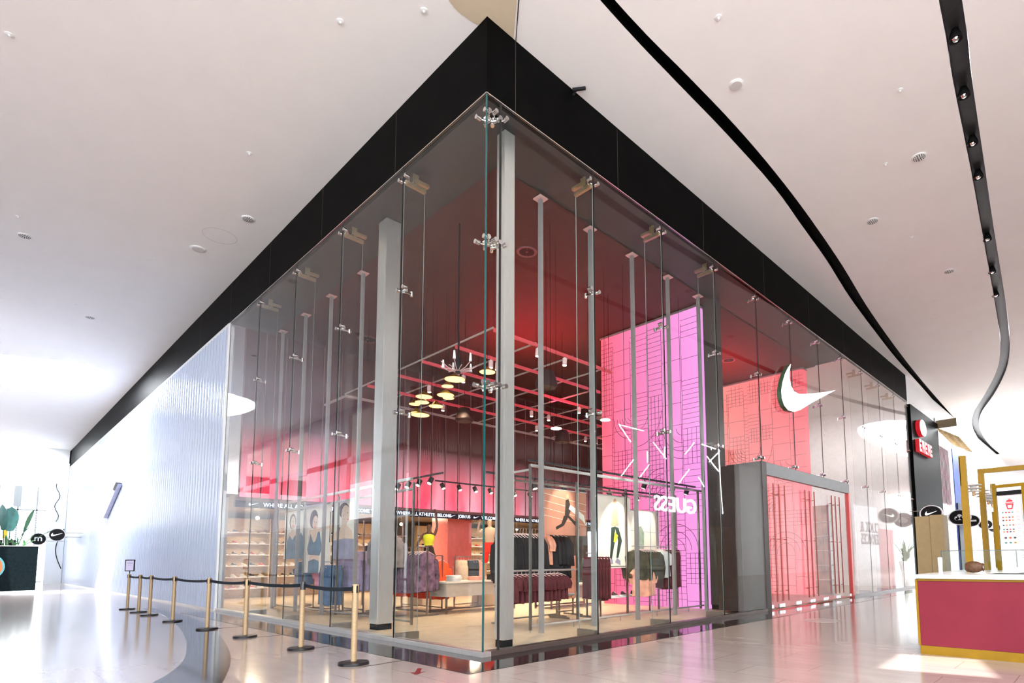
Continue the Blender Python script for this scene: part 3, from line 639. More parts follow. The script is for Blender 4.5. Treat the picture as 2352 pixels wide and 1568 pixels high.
# ================================================================== KIOSK
kx0, kx1, ky0, ky1 = 4.25, 8.4, 3.90, 10.3
t = thing('kiosk_counter', 'pink fronted kiosk counter with gold edging and a pale stone top', 'counter', (6.2, 5.5, 0))
MB().box((kx0 + .03, ky0, 0.115), (kx1, ky0 + .05, 0.955)).build('front_panel', PINKC, t)
MB().box((kx0 + .02, ky0 + .05, 0.115), (kx0 + 0.07, ky1, 0.955)).build('side_panel', PINKC, t)
mb = MB(); mb.box((kx0, ky0 - .012, 0.115), (kx0 + .028, ky0 + .05, 0.975)); mb.box((kx0 + 0.03, ky0 - .008, 0.955), (kx1, ky0 + .05, 0.985)); mb.build('gold_edging', GOLD, t)
MB().box((kx0 + 0.015, ky0 + 0.005, 0.0), (kx1, ky0 + .10, 0.113)).build('plinth', GOLD, t)
mb = MB(); mb.box((kx0 - .03, ky0 - .04, 0.985), (kx1, ky0 + .75, 1.035)); mb.box((kx0 - .03, ky0 + .75, 0.985), (kx0 + .95, ky1, 1.035)); mb.build('worktop', MARBLE, t, bevel=0.006)
MB().box((5.02, 4.05, 1.036), (5.9, 4.55, 1.045)).build('sink_rim', STEELD, t)
MB().box((5.06, 4.09, 1.040), (5.86, 4.51, 1.0465)).build('sink_bowl', BLACKM, t)
# glass splash guard
t = thing('splash_guard', 'low clear glass guard standing along the kiosk worktop', 'glass guard', (4.9, 6.0, 1.035))
MB().box((4.18, 5.95, 1.036), (7.2, 5.962, 1.36)).build('pane', GUARD, t)
mb = MB(); mb.box((4.18, 5.948, 1.355), (7.2, 5.964, 1.366)); mb.box((4.175, 5.945, 1.036), (4.19, 5.968, 1.366)); mb.build('edge_trim', mat('edge_darkgreen', (0.03, 0.05, 0.05), 0.3), t)
# gold frame
t = thing('kiosk_gantry', 'gold painted post and beam frame rising from the kiosk worktop', 'frame', (4.64, 6.5, 1.035))
for (xa, ya, xb, yb, h) in ((4.60, 5.75, 4.655, 5.62, 2.82), (4.60, 7.42, 4.63, 7.25, 2.80), (4.455, 9.88, 4.47, 9.74, 2.78)):
    MB().box((xa - .045, (ya + yb) / 2 - .045, 1.036), (xa + .045, (ya + yb) / 2 + .045, h)).build('post', GOLD, t)
MB().box((4.56, 7.30, 2.72), (8.2, 7.38, 2.80)).build('beam', GOLD, t)
MB().box((4.56, 5.64, 2.35), (4.57, 5.73, 2.80)).build('bracket_plate', GOLD, t)
# menu board on its own gold frame
mfr = ((4.84, 7.0, 0), (0.98, -0.2, 0), (0, 0, 1))
t = thing('menu_board', 'hanging menu board with red bowl picture inside a gold frame', 'menu board', (5.02, 7.0, 1.035))
mb = MB(); 
for q in ([(-.05, 1.036), (.0, 1.036), (.0, 2.46), (-.05, 2.46)], [(.36, 1.036), (.41, 1.036), (.41, 2.46), (.36, 2.46)], [(0, 2.41), (.36, 2.41), (.36, 2.46), (0, 2.46)]): mb.prism(q, mfr, -.03, .03)
mb.build('gold_frame', GOLD, t)
mb = MB(); mb.prism([(.02, 1.36), (.34, 1.36), (.34, 2.32), (.02, 2.32)], mfr, -.012, .012); mb.build('board', mat('board_pinkwhite', (0.80, 0.66, 0.68), 0.5), t)
mb = MB(); mb.prism([(.01, 2.28), (.35, 2.28), (.35, 2.35), (.01, 2.35)], mfr, -.02, .03); mb.build('roller', BLACKM, t)
mb = MB()
mb.prism([(.115, 2.15), (.245, 2.15), (.235, 2.135), (.125, 2.135)], mfr, .012, .0145)
mb.prism([(.13, 2.165), (.23, 2.165), (.215, 2.195), (.145, 2.195)], mfr, .012, .0145)
mb.prism([(.16, 2.20), (.20, 2.20), (.195, 2.215), (.165, 2.215)], mfr, .012, .0145)
mb.prism([(.125, 2.13), (.235, 2.13), (.215, 2.04), (.145, 2.04)], mfr, .012, .0145)
mb.build('bowl_picture', RED, t)
mb = MB(); mb.prism([(.15, 2.11), (.21, 2.11), (.205, 2.06), (.155, 2.06)], mfr, .0145, .016); mb.build('bowl_label', WHITE, t)
foods = [mat('food_%d' % i, c, 0.5) for i, c in enumerate(((0.5, 0.12, 0.05), (0.06, 0.07, 0.08), (0.6, 0.03, 0.05), (0.45, 0.25, 0.08), (0.10, 0.25, 0.22)))]
mb = MB(); r3 = random.Random(5)
for z, n_ in ((1.99, 4), (1.91, 4), (1.86, 4), (1.78, 4), (1.71, 4), (1.67, 4), (1.57, 3), (1.49, 3)):
    for k in range(n_):
        u = .075 + k * .045 if n_ == 4 else .09 + k * .065
        mb.mi = r3.randrange(5); rr = 0.015 if n_ == 4 else 0.02
        mb.prism([(u + rr * math.cos(a), z + rr * .8 * math.sin(a)) for a in [2 * PI * j / 10 for j in range(10)]], mfr, .012, .0135)
mb.build('dish_pictures', foods, t, kind='stuff')
mb = MB()
for z in (2.0, 1.985, 1.92, 1.905, 1.87, 1.855, 1.79, 1.775, 1.72, 1.68, 1.595, 1.51): mb.prism([(.265, z), (.31, z), (.31, z + .004), (.265, z + .004)], mfr, .012, .013)
mb.prism([(.13, 2.02), (.225, 2.02), (.225, 2.024), (.13, 2.024)], mfr, .012, .013)
mb.build('price_lines', mat('price_grey', (0.3, 0.1, 0.12), 0.5), t, kind='stuff')
# pendant lamps over the counter
PL = [(4.59, 6.55), (4.56, 7.62), (4.52, 8.6), (4.47, 9.45)]
pl0 = None; pls = ['grey stacked disc pendant with bare bulb, nearest over the kiosk', 'grey stacked disc pendant with bare bulb, second over the kiosk', 'grey stacked disc pendant with bare bulb, third over the kiosk', 'grey stacked disc pendant with bare bulb, farthest over the kiosk']
for i, (x, y) in enumerate(PL):
    if pl0 is None:
        pl0 = thing('pendant_lamp', pls[0], 'lamp', (x, y, 2.16), 0, 'kiosk pendant lamps')
        GR = mat('pendant_grey', (0.52, 0.49, 0.46), 0.5, noise=0.05)
        MB().lathe([(0.01, 2.33), (0.10, 2.335), (0.105, 2.345), (0.05, 2.36), (0.05, 2.375), (0.11, 2.385), (0.115, 2.395), (0.05, 2.41), (0.05, 2.425), (0.12, 2.44), (0.12, 2.45), (0.02, 2.47)], (x, y, 0), 20).build('shade', GR, pl0, smooth=True)
        MB().lathe([(0.01, 2.26), (0.022, 2.26), (0.022, 2.335), (0.01, 2.335)], (x, y, 0), 12).build('socket', mat('copper', (0.55, 0.25, 0.12), 0.3, 0.9), pl0)
        MB().sphere((x, y, 2.215), 0.042).build('bulb', mat('bulb_clear', (0.9, 0.85, 0.7), 0.1, emit=(1, 0.85, 0.55), estr=1.2), pl0, smooth=True)
        MB().tube([(x, y, 2.46), (x, y, 2.76)], 0.004, 5).build('cord', mat('cord_pale', (0.6, 0.6, 0.6), 0.5), pl0)
    else: dup(pl0, (x, y, 2.16), label=pls[i])
# basket and cup on the worktop
t = thing('wicker_basket', 'brown wicker basket lying on the kiosk worktop behind the gold post', 'basket', (4.74, 4.92, 1.036))
WK = mat('wicker', (0.09, 0.035, 0.012), 0.6, noise=0.4, nscale=30, bump=0.6)
mb = MB(); rows = []
for k in range(9):
    f = k / 8; rr = 0.085 * math.sin(PI * (0.12 + 0.76 * f)) ** 0.5; rows.append([(4.66 + f * 0.20, 4.95 + rr * math.cos(a), 1.036 + 0.086 + rr * math.sin(a) * 0.98) for a in [2 * PI * j / 14 for j in range(14)]])
mb.ring(rows).build('woven_body', WK, t, smooth=True)
mb = MB(); mb.tube([(4.87, 4.95 + 0.055 * math.cos(a), 1.12 + 0.055 * math.sin(a)) for a in [2 * PI * j / 16 for j in range(17)]], 0.007, 6).build('rim', WK, t, smooth=True)
MB().lathe([(0.005, 1.036), (0.026, 1.036), (0.031, 1.20), (0.031, 1.255), (0.022, 1.262), (0.005, 1.262)], (4.35, 4.95, 0), 16).build('paper_cup', WHITE, smooth=True, **lab('tall white paper cup standing at the left end of the kiosk worktop', 'cup'))
# broad leaved plant behind the kiosk
def leaf_mb(mb, base, tip, w_, droop=0.2, n=6):
    base, tip = Vector(base), Vector(tip); d = tip - base; side = d.cross(Vector((0, 0, 1)))
    if side.length < 1e-4: side = Vector((1, 0, 0))
    side.normalize(); rows = []
    for i in range(n + 1):
        f = i / n; c = base.lerp(tip, f) + Vector((0, 0, droop * math.sin(PI * f) )); ww = w_ * math.sin(PI * min(1, 0.12 + 0.88 * f)) ** 0.8 if f < 1 else 0.004
        rows.append((c - side * ww + Vector((0, 0, ww * .35)), c, c + side * ww + Vector((0, 0, ww * .35))))
    for a, b in zip(rows, rows[1:]):
        mb.face([a[0], a[1], b[1], b[0]]); mb.face([a[1], a[2], b[2], b[1]])
LEAFD = mat('leaf_dark', (0.02, 0.055, 0.022), 0.4, noise=0.4, nscale=6)
LEAFG = mat('leaf_green', (0.05, 0.16, 0.05), 0.4, noise=0.35, nscale=4)
LEAFT = mat('leaf_teal', (0.02, 0.09, 0.08), 0.4, noise=0.3, nscale=4)
POT = mat('pot_terracotta', (0.32, 0.10, 0.04), 0.3, noise=0.15)
t = thing('potted_plant', 'dark leaved plant standing on the kiosk worktop below the menu board', 'plant', (5.55, 6.9, 1.0))
MB().lathe([(0.01, 0.0), (0.13, 0.0), (0.17, 1.05), (0.15, 1.05), (0.01, 1.03)], (5.42, 6.9, 0), 16).build('pot', BLACKM, t, smooth=True)
mb = MB(); r4 = random.Random(2)
for k in range(26):
    a = r4.uniform(0, 2 * PI); l = r4.uniform(.22, .42); leaf_mb(mb, (5.42, 6.9, 1.05), (5.42 + l * math.cos(a), 6.9 + l * math.sin(a), 1.05 + r4.uniform(.05, .33)), 0.035, 0.08)
mb.build('foliage', LEAFD, t)
# ochre cabinet behind the kiosk
t = thing('display_cabinet', 'plain beige tall cabinet standing behind the left end of the kiosk', 'cabinet', (2.95, 11.3, 0))
MB().prism([(-.30, 0.0), (.02, 0.0), (.02, 2.26), (-.30, 2.26)], ((2.96, 11.2, 0), (1, 0.05, 0), (0, 0, 1)), -.7, 0.0).build('body', BEIGE, t)
mb = MB(); mb.prism([(.02, 0.0), (.30, 0.0), (.30, 2.28), (.02, 2.28)], ((2.96, 11.2, 0), (1, 0.05, 0), (0, 0, 1)), -.7, 0.03); mb.build('door_panel', BEIGE, t)

# ================================================================== NEXT SHOPS DOWN THE RIGHT SIDE
MB().box((-1.2, 22.98, 0.0), (-0.04, 75, CZ - 0.002)).build('wall_right', WHITE, **STRUCT)
t = thing('black_shopfront', 'tall black cladding of the neighbouring shop with red raised sign', 'shopfront', (0.03, 25.8, 0))
MB().box((-0.02, 23.0, 0.0), (0.10, 28.3, 7.95)).build('cladding', BLACK, t)
mb = MB(); mb.box((0.10, 23.3, 0.3), (0.13, 26.6, 3.2)); mb.build('shop_window', mat('window_dim', (0.10, 0.12, 0.13), 0.08), t)
mb = MB(); fr = ((0.10, 23.4, 5.9), (0, 1, 0), (0, 0, 1))
mb.prism([(0 + .62 * math.cos(a), 1.35 + .38 * math.sin(a)) for a in [2 * PI * j / 16 for j in range(16)]], ((0.10, 24.3, 5.7), (0, 1, 0), (0, 0, 1)), 0.0, 0.18)
mb.build('red_emblem', RED, t)
for k, (a, h) in enumerate(((0.1, .55), (0.62, .55), (1.12, .55), (1.62, .55), (2.1, .55))):
    MB().prism([(a, 0), (a + .14, 0), (a + .14, .2), (a + .28, .2), (a + .28, 0), (a + .4, 0), (a + .4, h), (a, h)] if k % 2 else [(a, 0), (a + .4, 0), (a + .4, .14), (a + .14, .14), (a + .14, .22), (a + .36, .22), (a + .36, .34), (a + .14, .34), (a + .14, h - .12), (a + .4, h - .12), (a + .4, h), (a, h)], fr, 0.0, 0.16).build('red_letter', RED, t)
t = thing('white_shopfront', 'white shopfront with tall gridded windows under a bamboo canopy', 'shopfront', (-0.15, 31.5, 0))
MB().box((-0.02, 28.3, 0.0), (0.02, 31.8, 8.3)).build('render_wall', WHITE, t)
for y0 in (28.55, 29.75):
    MB().box((0.02, y0, 4.0), (0.04, y0 + .9, 6.9)).build('window_glass', mat('pane_bright', (0.75, 0.82, 0.82), 0.1), t)
    mb = MB()
    for k in range(4): mb.box((0.04, y0 + .3 * k - .02, 4.0), (0.07, y0 + .3 * k + .02, 6.9))
    for k in range(5): mb.box((0.04, y0, 4.0 + .72 * k - .02), (0.07, y0 + .9, 4.0 + .72 * k + .02))
    mb.build('window_grid', mat('mullion_rose', (0.25, 0.10, 0.14), 0.5), t)
t = thing('bamboo_canopy', 'slatted bamboo canopy jutting out below the ceiling', 'canopy', (0.4, 30.0, 7.0))
BAM = mat('bamboo', (0.62, 0.46, 0.22), 0.5, noise=0.2, nscale=10)
for k in range(9):
    y = 28.6 + k * 0.42; MB().tube([(0.03, y, 7.75 - .03 * k), (0.95, y, 7.15 - .03 * k)], 0.05, 8).build('bamboo_pole', BAM, t)
for q in (0.25, 0.7): MB().tube([(q, 28.4, 7.75 - .65 * q), (q, 32.3, 7.45 - .65 * q)], 0.04, 8).build('cross_pole', BAM, t)
MB().box((0.02, 28.4, 7.75), (0.9, 28.5, 8.15)).build('end_board', mat('board_dark', (0.20, 0.15, 0.08), 0.5), t)
t = thing('blue_shopfront', 'deep blue shop entrance beyond the white shopfront', 'shopfront', (0, 36.5, 0))
MB().box((-0.02, 31.9, 0.0), (0.04, 34.8, 7.2)).build('blue_wall', mat('blue_wall', (0.02, 0.045, 0.18), 0.5, noise=0.5, nscale=0.6, spec=0.1), t)
MB().box((0.04, 32.1, 0.0), (0.10, 34.6, 4.2)).build('dark_glazing', mat('glazing_dark', (0.02, 0.025, 0.04), 0.5, spec=0.1), t)
for (ya, yb, z, c, nm) in ((45, 47.5, 4.8, (0.28, 0.36, 0.72), 'pale blue shopfront far down the right side'), (57, 60, 4.5, (0.45, 0.40, 0.40), 'grey brown shopfront at the far right end')):
    MB().box((-0.02, ya, 0.0), (0.05, yb, z)).build('shopfront_panel', mat('front_%d' % ya, c, 0.4, noise=0.1), **lab(nm, 'shopfront'))
# round projecting signs, right side
def disc_sign(x, y, z, r_, wallx, label, emblem, along=(1, 0, 0), ex=1.25):
    t = thing('round_sign', label, 'sign', (x, y, z))
    fr = ((x, y, z), along, (0, 0, 1))
    MB().prism([(r_ * ex * math.cos(a), r_ * math.sin(a)) for a in [2 * PI * j / 28 for j in range(28)]], fr, -.04, .04).build('disc', BLACKM, t)
    mb = MB()
    for j in range(28):
        a0, a1 = 2 * PI * j / 28, 2 * PI * (j + 1) / 28
        mb.prism([((r_ + q) * ex * math.cos(a), (r_ + q) * math.sin(a)) for q, a in ((0, a0), (.035, a0), (.035, a1), (0, a1))], fr, -.05, .05)
    mb.build('rim', mat('rim_pale', (0.75, 0.72, 0.74), 0.4), t)
    mb = MB(); n_ = Vector(along).cross(Vector((0, 0, 1)))
    for d0, d1 in ((.04, .05),):
        if emblem == 'tick': mb.prism(tick(r_ * 1.5, r_ * .55, -r_ * .75, -r_ * .25), fr, d0, d1)
        elif emblem == 'm': text_to(mb, 'm', ((x, y, z - r_ * .35), along, (0, 0, 1)), r_ * 1.5, d0, d1, 'CENTER')
        elif emblem == 'cloud':
            for u_, v_, q in ((-.35, -.12, .28), (0, .12, .33), (.35, -.12, .28)): mb.prism([(r_ * (u_ + q * math.cos(a)), r_ * (v_ + q * math.sin(a))) for a in [2 * PI * j / 14 for j in range(14)]], fr, d0, d1)
            mb.prism([(-r_ * .5, -r_ * .4), (r_ * .5, -r_ * .4), (r_ * .5, -r_ * .1), (-r_ * .5, -r_ * .1)], fr, d0, d1)
        else: mb.prism([(-r_ * .8, -r_ * .15), (r_ * .8, -r_ * .15), (r_ * .8, r_ * .15), (-r_ * .8, r_ * .15)], fr, d0, d1)
    mb.build('emblem', SIGNW if emblem == 'tick' else WHITE, t)
    e = 1 if wallx < x else -1
    for q in (-.12, .12):
        pts = [(x - e * (r_ * ex - .06), y, z + q), (wallx - .03, y, z + q)] if abs(along[0]) > .5 else [(x, y + r_ - .05, z + q), (x, wallx + .03, z + q)]
        MB().tube(pts, 0.015, 6).build('arm', STEELD, t)
    return t
disc_sign(0.80, 22.2, 3.05, 0.30, 0.04, 'round black projecting sign with a white tick, nearest on the right side', 'tick', ex=1.25)
disc_sign(1.15, 26.0, 3.05, 0.32, 0.10, 'round black projecting sign with a white cloud shape beside the black shopfront', 'cloud')
disc_sign(1.06, 29.5, 3.05, 0.27, 0.02, 'round projecting sign with a white bar, seen behind the gold post', 'bar')
disc_sign(0.85, 35.3, 3.1, 0.27, -0.03, 'round black projecting sign partly hidden by the second gold post', 'cloud')
disc_sign(0.62, 40.5, 3.1, 0.28, 0.0, 'round projecting sign with white bar, farthest on the right side', 'bar')

# opposite side of the mall: seen only as reflections in the shop glass
t = thing('dark_shopfront', 'dark shopfronts across the mall, mirrored in the right glass', 'shopfront', (14.5, 10, 0))
MB().box((14.2, 0.5, 0), (14.4, 33.9, CZ - 0.01)).build('wall_cladding', mat('opp_dark', (0.030, 0.026, 0.028), 0.6, noise=0.2, spec=0.1), t)
mb = MB(); text_to(mb, 'GUESS', ((14.18, 28.4, 4.25), (0, -1, 0), (0, 0, 1)), 1.35, 0.0, 0.1, sx=1.25); mb.build('white_lettering', mat('letter_glow', (1, 1, 1), 0.5, emit=(1, 1, 1), estr=16), t)
mb = MB(); r5 = random.Random(4)
for y, z, y2, z2 in [(20.32, 9.02, 21.42, 8.12), (20.4, 8.98, 22.63, 8.98), (23.59, 8.43, 25.05, 7.56), (28.29, 9.09, 27.18, 8.17), (21.64, 7.11, 20.48, 6.04), (23.14, 7.0, 22.2, 6.13), (22.95, 7.78, 22.97, 7.09), (29.94, 8.38, 31.56, 7.49), (29.29, 9.12, 31.23, 9.08), (31.84, 9.0, 30.27, 8.02), (31.66, 9.14, 31.86, 4.45), (27.61, 7.2, 26.37, 6.13), (28.72, 6.79, 29.42, 6.2), (24.89, 8.34, 24.76, 7.58)]:
    MB().tube([(14.12, y, z), (14.12, y2, z2)], 0.035, 6).build('neon_tube', NEON, t)
mb = MB(); mb.box((14.16, 34.0, 0), (14.4, 75, CZ - .01)); mb.build('wall_opposite', WHITE, **STRUCT)
MB().box((13.9, 67, 0), (14.14, 73.5, 4.6)).build('red_interior', mat('opp_red', (0.55, 0.03, 0.05), 0.4, noise=0.3), **lab('red shop interior mirrored in the far right panes', 'shopfront'))
t = thing('promo_panel', 'tall white panel lettered in reverse, mirrored beside the entrance', 'panel', (13.2, 61, 0))
MB().box((13.3, 57.5, 0.0), (13.5, 65.5, 6.8)).build('panel', WHITEG, t)
mb = MB(); text_to(mb, 'CLICK &', ((13.29, 66.0, 4.0), (0, -1, 0), (0, 0, 1)), 1.6, 0, .02, sx=1.1); text_to(mb, 'SERVICES', ((13.29, 66.0, 2.7), (0, -1, 0), (0, 0, 1)), 1.6, 0, .02, sx=1.0); mb.build('lettering', mat('text_grey', (0.3, 0.3, 0.36), 0.5), t)
OPP = mat('opp_pale', (0.66, 0.62, 0.66), 0.5, noise=0.1, nscale=0.7)
mb = MB(); mb.box((-48, -8.6, 0), (-17.0, -8.4, 3.4)); mb.box((-48, -8.6, 6.3), (-17.0, -8.4, 6.6)); mb.box((-48, -8.6, 8.9), (-17.0, -8.4, CZ - 0.01))
for x0, x1 in ((-48, -45.5), (-40.2, -38.6), (-33.5, -32.2), (-27.6, -22.5), (-19.6, -17)): mb.box((x0, -8.6, 3.4), (x1, -8.4, 8.9))
mb.build('wall_across', OPP, **STRUCT)
mb = MB(); mb.box((-46, -8.38, 0.0), (-17, -8.34, 3.2)); mb.build('trim_30', mat('opp_glazing', (0.10, 0.10, 0.13), 0.2), **STRUCT)
MB().box((-16.98, -8.7, 0), (-16.8, -21.9, CZ - 0.01)).build('wall_side_passage', mat('opp_dark2', (0.05, 0.045, 0.05), 0.6, spec=0.1), **STRUCT)
MB().box((-17, -22, 0), (-3, -21.8, CZ - 0.01)).build('wall_front', mat('opp_mid', (0.05, 0.045, 0.045), 0.6, noise=0.1, spec=0.1), **STRUCT)

# ================================================================== LEFT END OF THE MALL
mb = MB(); mb.box((-52.2, -22, CZ - 1.5), (-52.0, 0.5, CZ)); mb.box((-52.2, -22, 0.0), (-52.0, -5.2, CZ)); mb.build('wall_end', WHITE, **STRUCT)
mb = MB()
for y in (-4.9, -3.2, -2.2, -1.2): mb.box((-52.08, y - .05, 0), (-51.98, y + .05, CZ - 1.5))
for z in (0.05, 5.3): mb.box((-52.08, -5.2, z - .04), (-51.98, 0.3, z + .04))
mb.box((-52.15, -2.45, 5.5), (-51.9, -2.05, CZ - 1.5)); mb.build('trim_31', mat('mullion_grey', (0.45, 0.50, 0.52), 0.4), **STRUCT)
MB().box((-50.9, -5.2, 6.9), (-47.0, -0.05, CZ - 0.004)).build('trim_32', WHITE, **STRUCT)
t = thing('white_pillar', 'white pillar painted with flowing dark line shapes at the far left', 'pillar', (-47.2, -0.55, 0))
MB().box((-48.2, -0.95, 0.0), (-46.6, -0.05, CZ - 1.0)).build('pillar_body', mat('pillar_white', (0.80, 0.84, 0.86), 0.4, noise=0.03, nscale=1), t)
mb = MB(); mb.tube([(-46.58, -.1 - .35 * math.sin(PI * k / 16) * (1 if k < 12 else .6), 1.0 + .17 * k) for k in range(17)], 0.025, 6)
mb.tube([(-46.58, -.55 + .12 * math.sin(k * .9), 4.2 + .2 * k) for k in range(14)], 0.018, 6); mb.build('painted_line', BLACKM, t)
t = thing('black_planter', 'big black planter box with an orange round emblem at the far left', 'planter', (-31.6, -3.4, 0))
MB().box((-32.3, -5.2, 0.10), (-31.0, -2.32, 2.14)).build('box', mat('planter_black', (0.004, 0.008, 0.010), 0.6, noise=0.3, nscale=12, spec=0.05), t)
MB().box((-32.32, -5.22, 0.0), (-30.98, -2.30, 0.10)).build('white_base', WHITE, t)
MB().box((-32.32, -5.22, 2.14), (-30.98, -2.30, 2.17)).build('steel_rim', STEEL, t)
mb = MB(); mb.prism([(.62 * math.cos(a), .62 * math.sin(a)) for a in [2 * PI * j / 28 for j in range(28)]], ((-31.0, -4.0, 1.2), (0, 1, 0), (0, 0, 1)), 0.0, 0.02); mb.build('emblem_rim', mat('emblem_teal', (0.10, 0.35, 0.36), 0.4), t)
mb = MB(); mb.prism([(.55 * math.cos(a), .55 * math.sin(a)) for a in [2 * PI * j / 28 for j in range(28)]], ((-31.0, -4.0, 1.2), (0, 1, 0), (0, 0, 1)), 0.02, 0.03); mb.build('emblem', mat('emblem_orange', (0.80, 0.16, 0.05), 0.4), t)
t = thing('banana_plant', 'broad leaved green plant growing out of the black planter', 'plant', (-31.6, -3.2, 2.0))
mb = MB(); mb2 = MB(); r6 = random.Random(9)
for (yb, zt, yt, w_, which) in ((-3.45, 4.1, -3.62, .26, 1), (-3.3, 4.0, -3.30, .28, 1), (-3.0, 3.95, -2.52, .20, 0), (-2.9, 3.3, -2.0, .10, 0), (-2.9, 3.0, -1.7, .08, 0), (-3.2, 3.1, -2.6, .14, 1), (-3.6, 3.4, -4.2, .22, 0), (-3.8, 3.9, -4.5, .24, 1)):
    st = Vector((-31.6 + r6.uniform(-.2, .2), yb, 2.12)); tp = Vector((-31.5, yt, zt)); mid = st.lerp(tp, .38); (mb2 if which else mb).tube([st, mid], 0.02, 5); leaf_mb(mb2 if which else mb, mid, tp, w_, 0.05)
for k in range(22):
    yb = r6.uniform(-4.6, -2.5); leaf_mb(mb, (-31.6, yb, 2.12), (-31.4 + r6.uniform(-.3, .3), yb + r6.uniform(-.3, .35), 2.12 + r6.uniform(.15, .55)), 0.06, 0.05)
mb.build('green_leaves', LEAFG, t); mb2.build('teal_leaves', LEAFT, t)
disc_sign(-38.5, -1.10, 3.00, 0.34, -0.06, 'round black projecting sign with a white tick on the far left wall', 'tick', (0, 1, 0), 1.0)
disc_sign(-45.0, -1.45, 2.95, 0.36, -0.04, 'round black projecting sign with a white letter m at the far left', 'm', (0, 1, 0), 1.0)
t = thing('striped_awning', 'yellow ended striped awning hanging behind the far left plants', 'awning', (-46, -2.4, 3.3))
mb = MB()
for k in range(9): mb.tube([(-46, -2.9, 3.1 + .13 * k), (-46, -1.4, 3.35 + .16 * k)], 0.018, 5)
mb.tube([(-46, -2.9, 3.9), (-46, -2.9, CZ - .01)], .01, 5); mb.tube([(-46, -1.45, 4.6), (-46, -1.45, CZ - .01)], .01, 5); mb.build('slat_lines', STEELD, t); MB().box((-46.1, -3.05, 3.0), (-45.9, -2.85, 3.95)).build('yellow_end', mat('yellow_paint', (0.85, 0.60, 0.02), 0.5), t)
for y, lb in ((-3.2, 'small dark cabinet left of the round letter m sign'), (-2.6, 'small dark cabinet directly under the yellow awning end')):
    MB().box((-46.3, y - .17, 0.0), (-46.0, y + .17, 2.9)).build('dark_cabinet', BLACKM, **lab(lb, 'cabinet'))
# slanting screen fixed high on the frosted wall
t = thing('slanted_screen', 'slim grey violet screen leaning out from the frosted white wall', 'screen', (-28.2, -0.1, 3.6))
a0 = (-26.4, 4.95); a1 = (-30.2, 3.55)
mb = MB(); q = [(-26.75, 4.95), (-26.25, 4.86), (-29.6, 3.50), (-30.4, 3.56)]
mb.prism([(-p[0], p[1]) for p in q], ((0, -0.13, 0), (-1, 0, 0), (0, 0, 1)), -.09, .06); mb.build('panel', mat('screen_violet', (0.36, 0.38, 0.55), 0.25, noise=0.15), t)
mb = MB(); q = [(-26.75, 4.97), (-26.25, 4.88), (-26.95, 4.60), (-27.45, 4.70)]
mb.prism([(-p[0], p[1]) for p in q], ((0, -0.14, 0), (-1, 0, 0), (0, 0, 1)), -.09, .07); mb.build('dark_top', BLACKM, t)

# ================================================================== CEILING FITTINGS
def speaker(x, y, r_, label, grille=False, z=CZ):
    t = thing('ceiling_speaker', label, 'speaker', (x, y, z - .03), 0)
    MB().lathe([(0.01, -.022), (r_ * .85, -.022), (r_, -.012), (r_, 0.0), (0.01, 0.0)], (x, y, z), 28).build('rim', WHITE, t, smooth=True)
    if grille:
        mb = MB()
        for rr, n_ in ((.25, 6), (.5, 10), (.74, 14)):
            for k in range(n_): a = 2 * PI * k / n_; mb.lathe([(0.001, -.026), (r_ * .085, -.026), (r_ * .085, -.021), (.001, -.021)], (x + r_ * rr * math.cos(a), y + r_ * rr * math.sin(a), z), 6)
        mb.build('grille_slots', BLACKM, t)
    else:
        MB().lathe([(0.01, -.028), (r_ * .78, -.028), (r_ * .78, -.020), (0.01, -.020)], (x, y, z), 28).build('grille', mat('grille_white', (0.62, 0.60, 0.58), 0.6), t)
speaker(2.085, 3.636, 0.12, 'plain round ceiling speaker between the two black ceiling slots')
speaker(-10.38, -1.154, 0.17, 'plain round ceiling speaker beside the large ring mark on the left ceiling')
for x, y, lb in ((-12.716, -4.193, 'round slotted air grille at the left edge of the ceiling'), (-8.047, -0.717, 'round slotted air grille near the black fascia on the left ceiling'), (-17.63, -2.409, 'round slotted air grille nearest the big left skylight'), (3.909, 7.763, 'round slotted air grille nearest the curved downlight trough'), (2.546, 9.47, 'round slotted air grille midway down the right ceiling'),
                 (3.372, 13.545, 'round slotted air grille far down the right ceiling')):
    speaker(x, y, 0.135, lb, True)
MB().lathe([(0.30, -0.002), (0.306, -0.004), (0.306, 0.0), (0.30, 0.0)], (-9.335, -0.949, CZ), 40).ring([[(0, 0, 0)] * 3] * 2, cap=False).build('access_panel', CEIL, **lab('large faint ring of a round access panel on the left ceiling', 'panel')) if False else None
mb = MB()
for j in range(36):
    a0, a1 = 2 * PI * j / 36, 2 * PI * (j + 1) / 36
    mb.prism([(rr * math.cos(a), rr * math.sin(a)) for rr, a in ((.355, a0), (.362, a0), (.362, a1), (.355, a1))], ((-9.335, -0.949, CZ - .003), (1, 0, 0), (0, 1, 0)), 0, .003)
mb.build('access_panel', mat('ring_grey', (0.55, 0.54, 0.53), 0.7), **lab('large faint ring of a round access panel on the left ceiling', 'panel'))
small = [(-1.649, -1.436, 'above the fascia corner'), (-5.662, -1.422, 'halfway along the left fascia'), (-16.758, -2.848, 'just before the slotted grille near the skylight'), (-5.484, -4.75, 'at the top left of the ceiling'), (-11.751, -4.353, 'just above the leftmost slotted grille'), (-11.844, -1.878, 'below the plain left speaker'),
         (4.081, 5.677, 'beside the upper part of the downlight trough'), (2.476, 2.353, 'above the plain right speaker'), (2.434, 16.523, 'far down between the two slots'), (3.354, 7.534, 'left of the first slotted grille on the right'), (3.044, 10.915, 'between the two middle grilles on the right'), (2.637, 15.394, 'below the far slotted grille'), (3.025, 19.099, 'farthest down the right ceiling'), (-0.599, -0.682, 'next to the cream ceiling patch')]
s0 = None
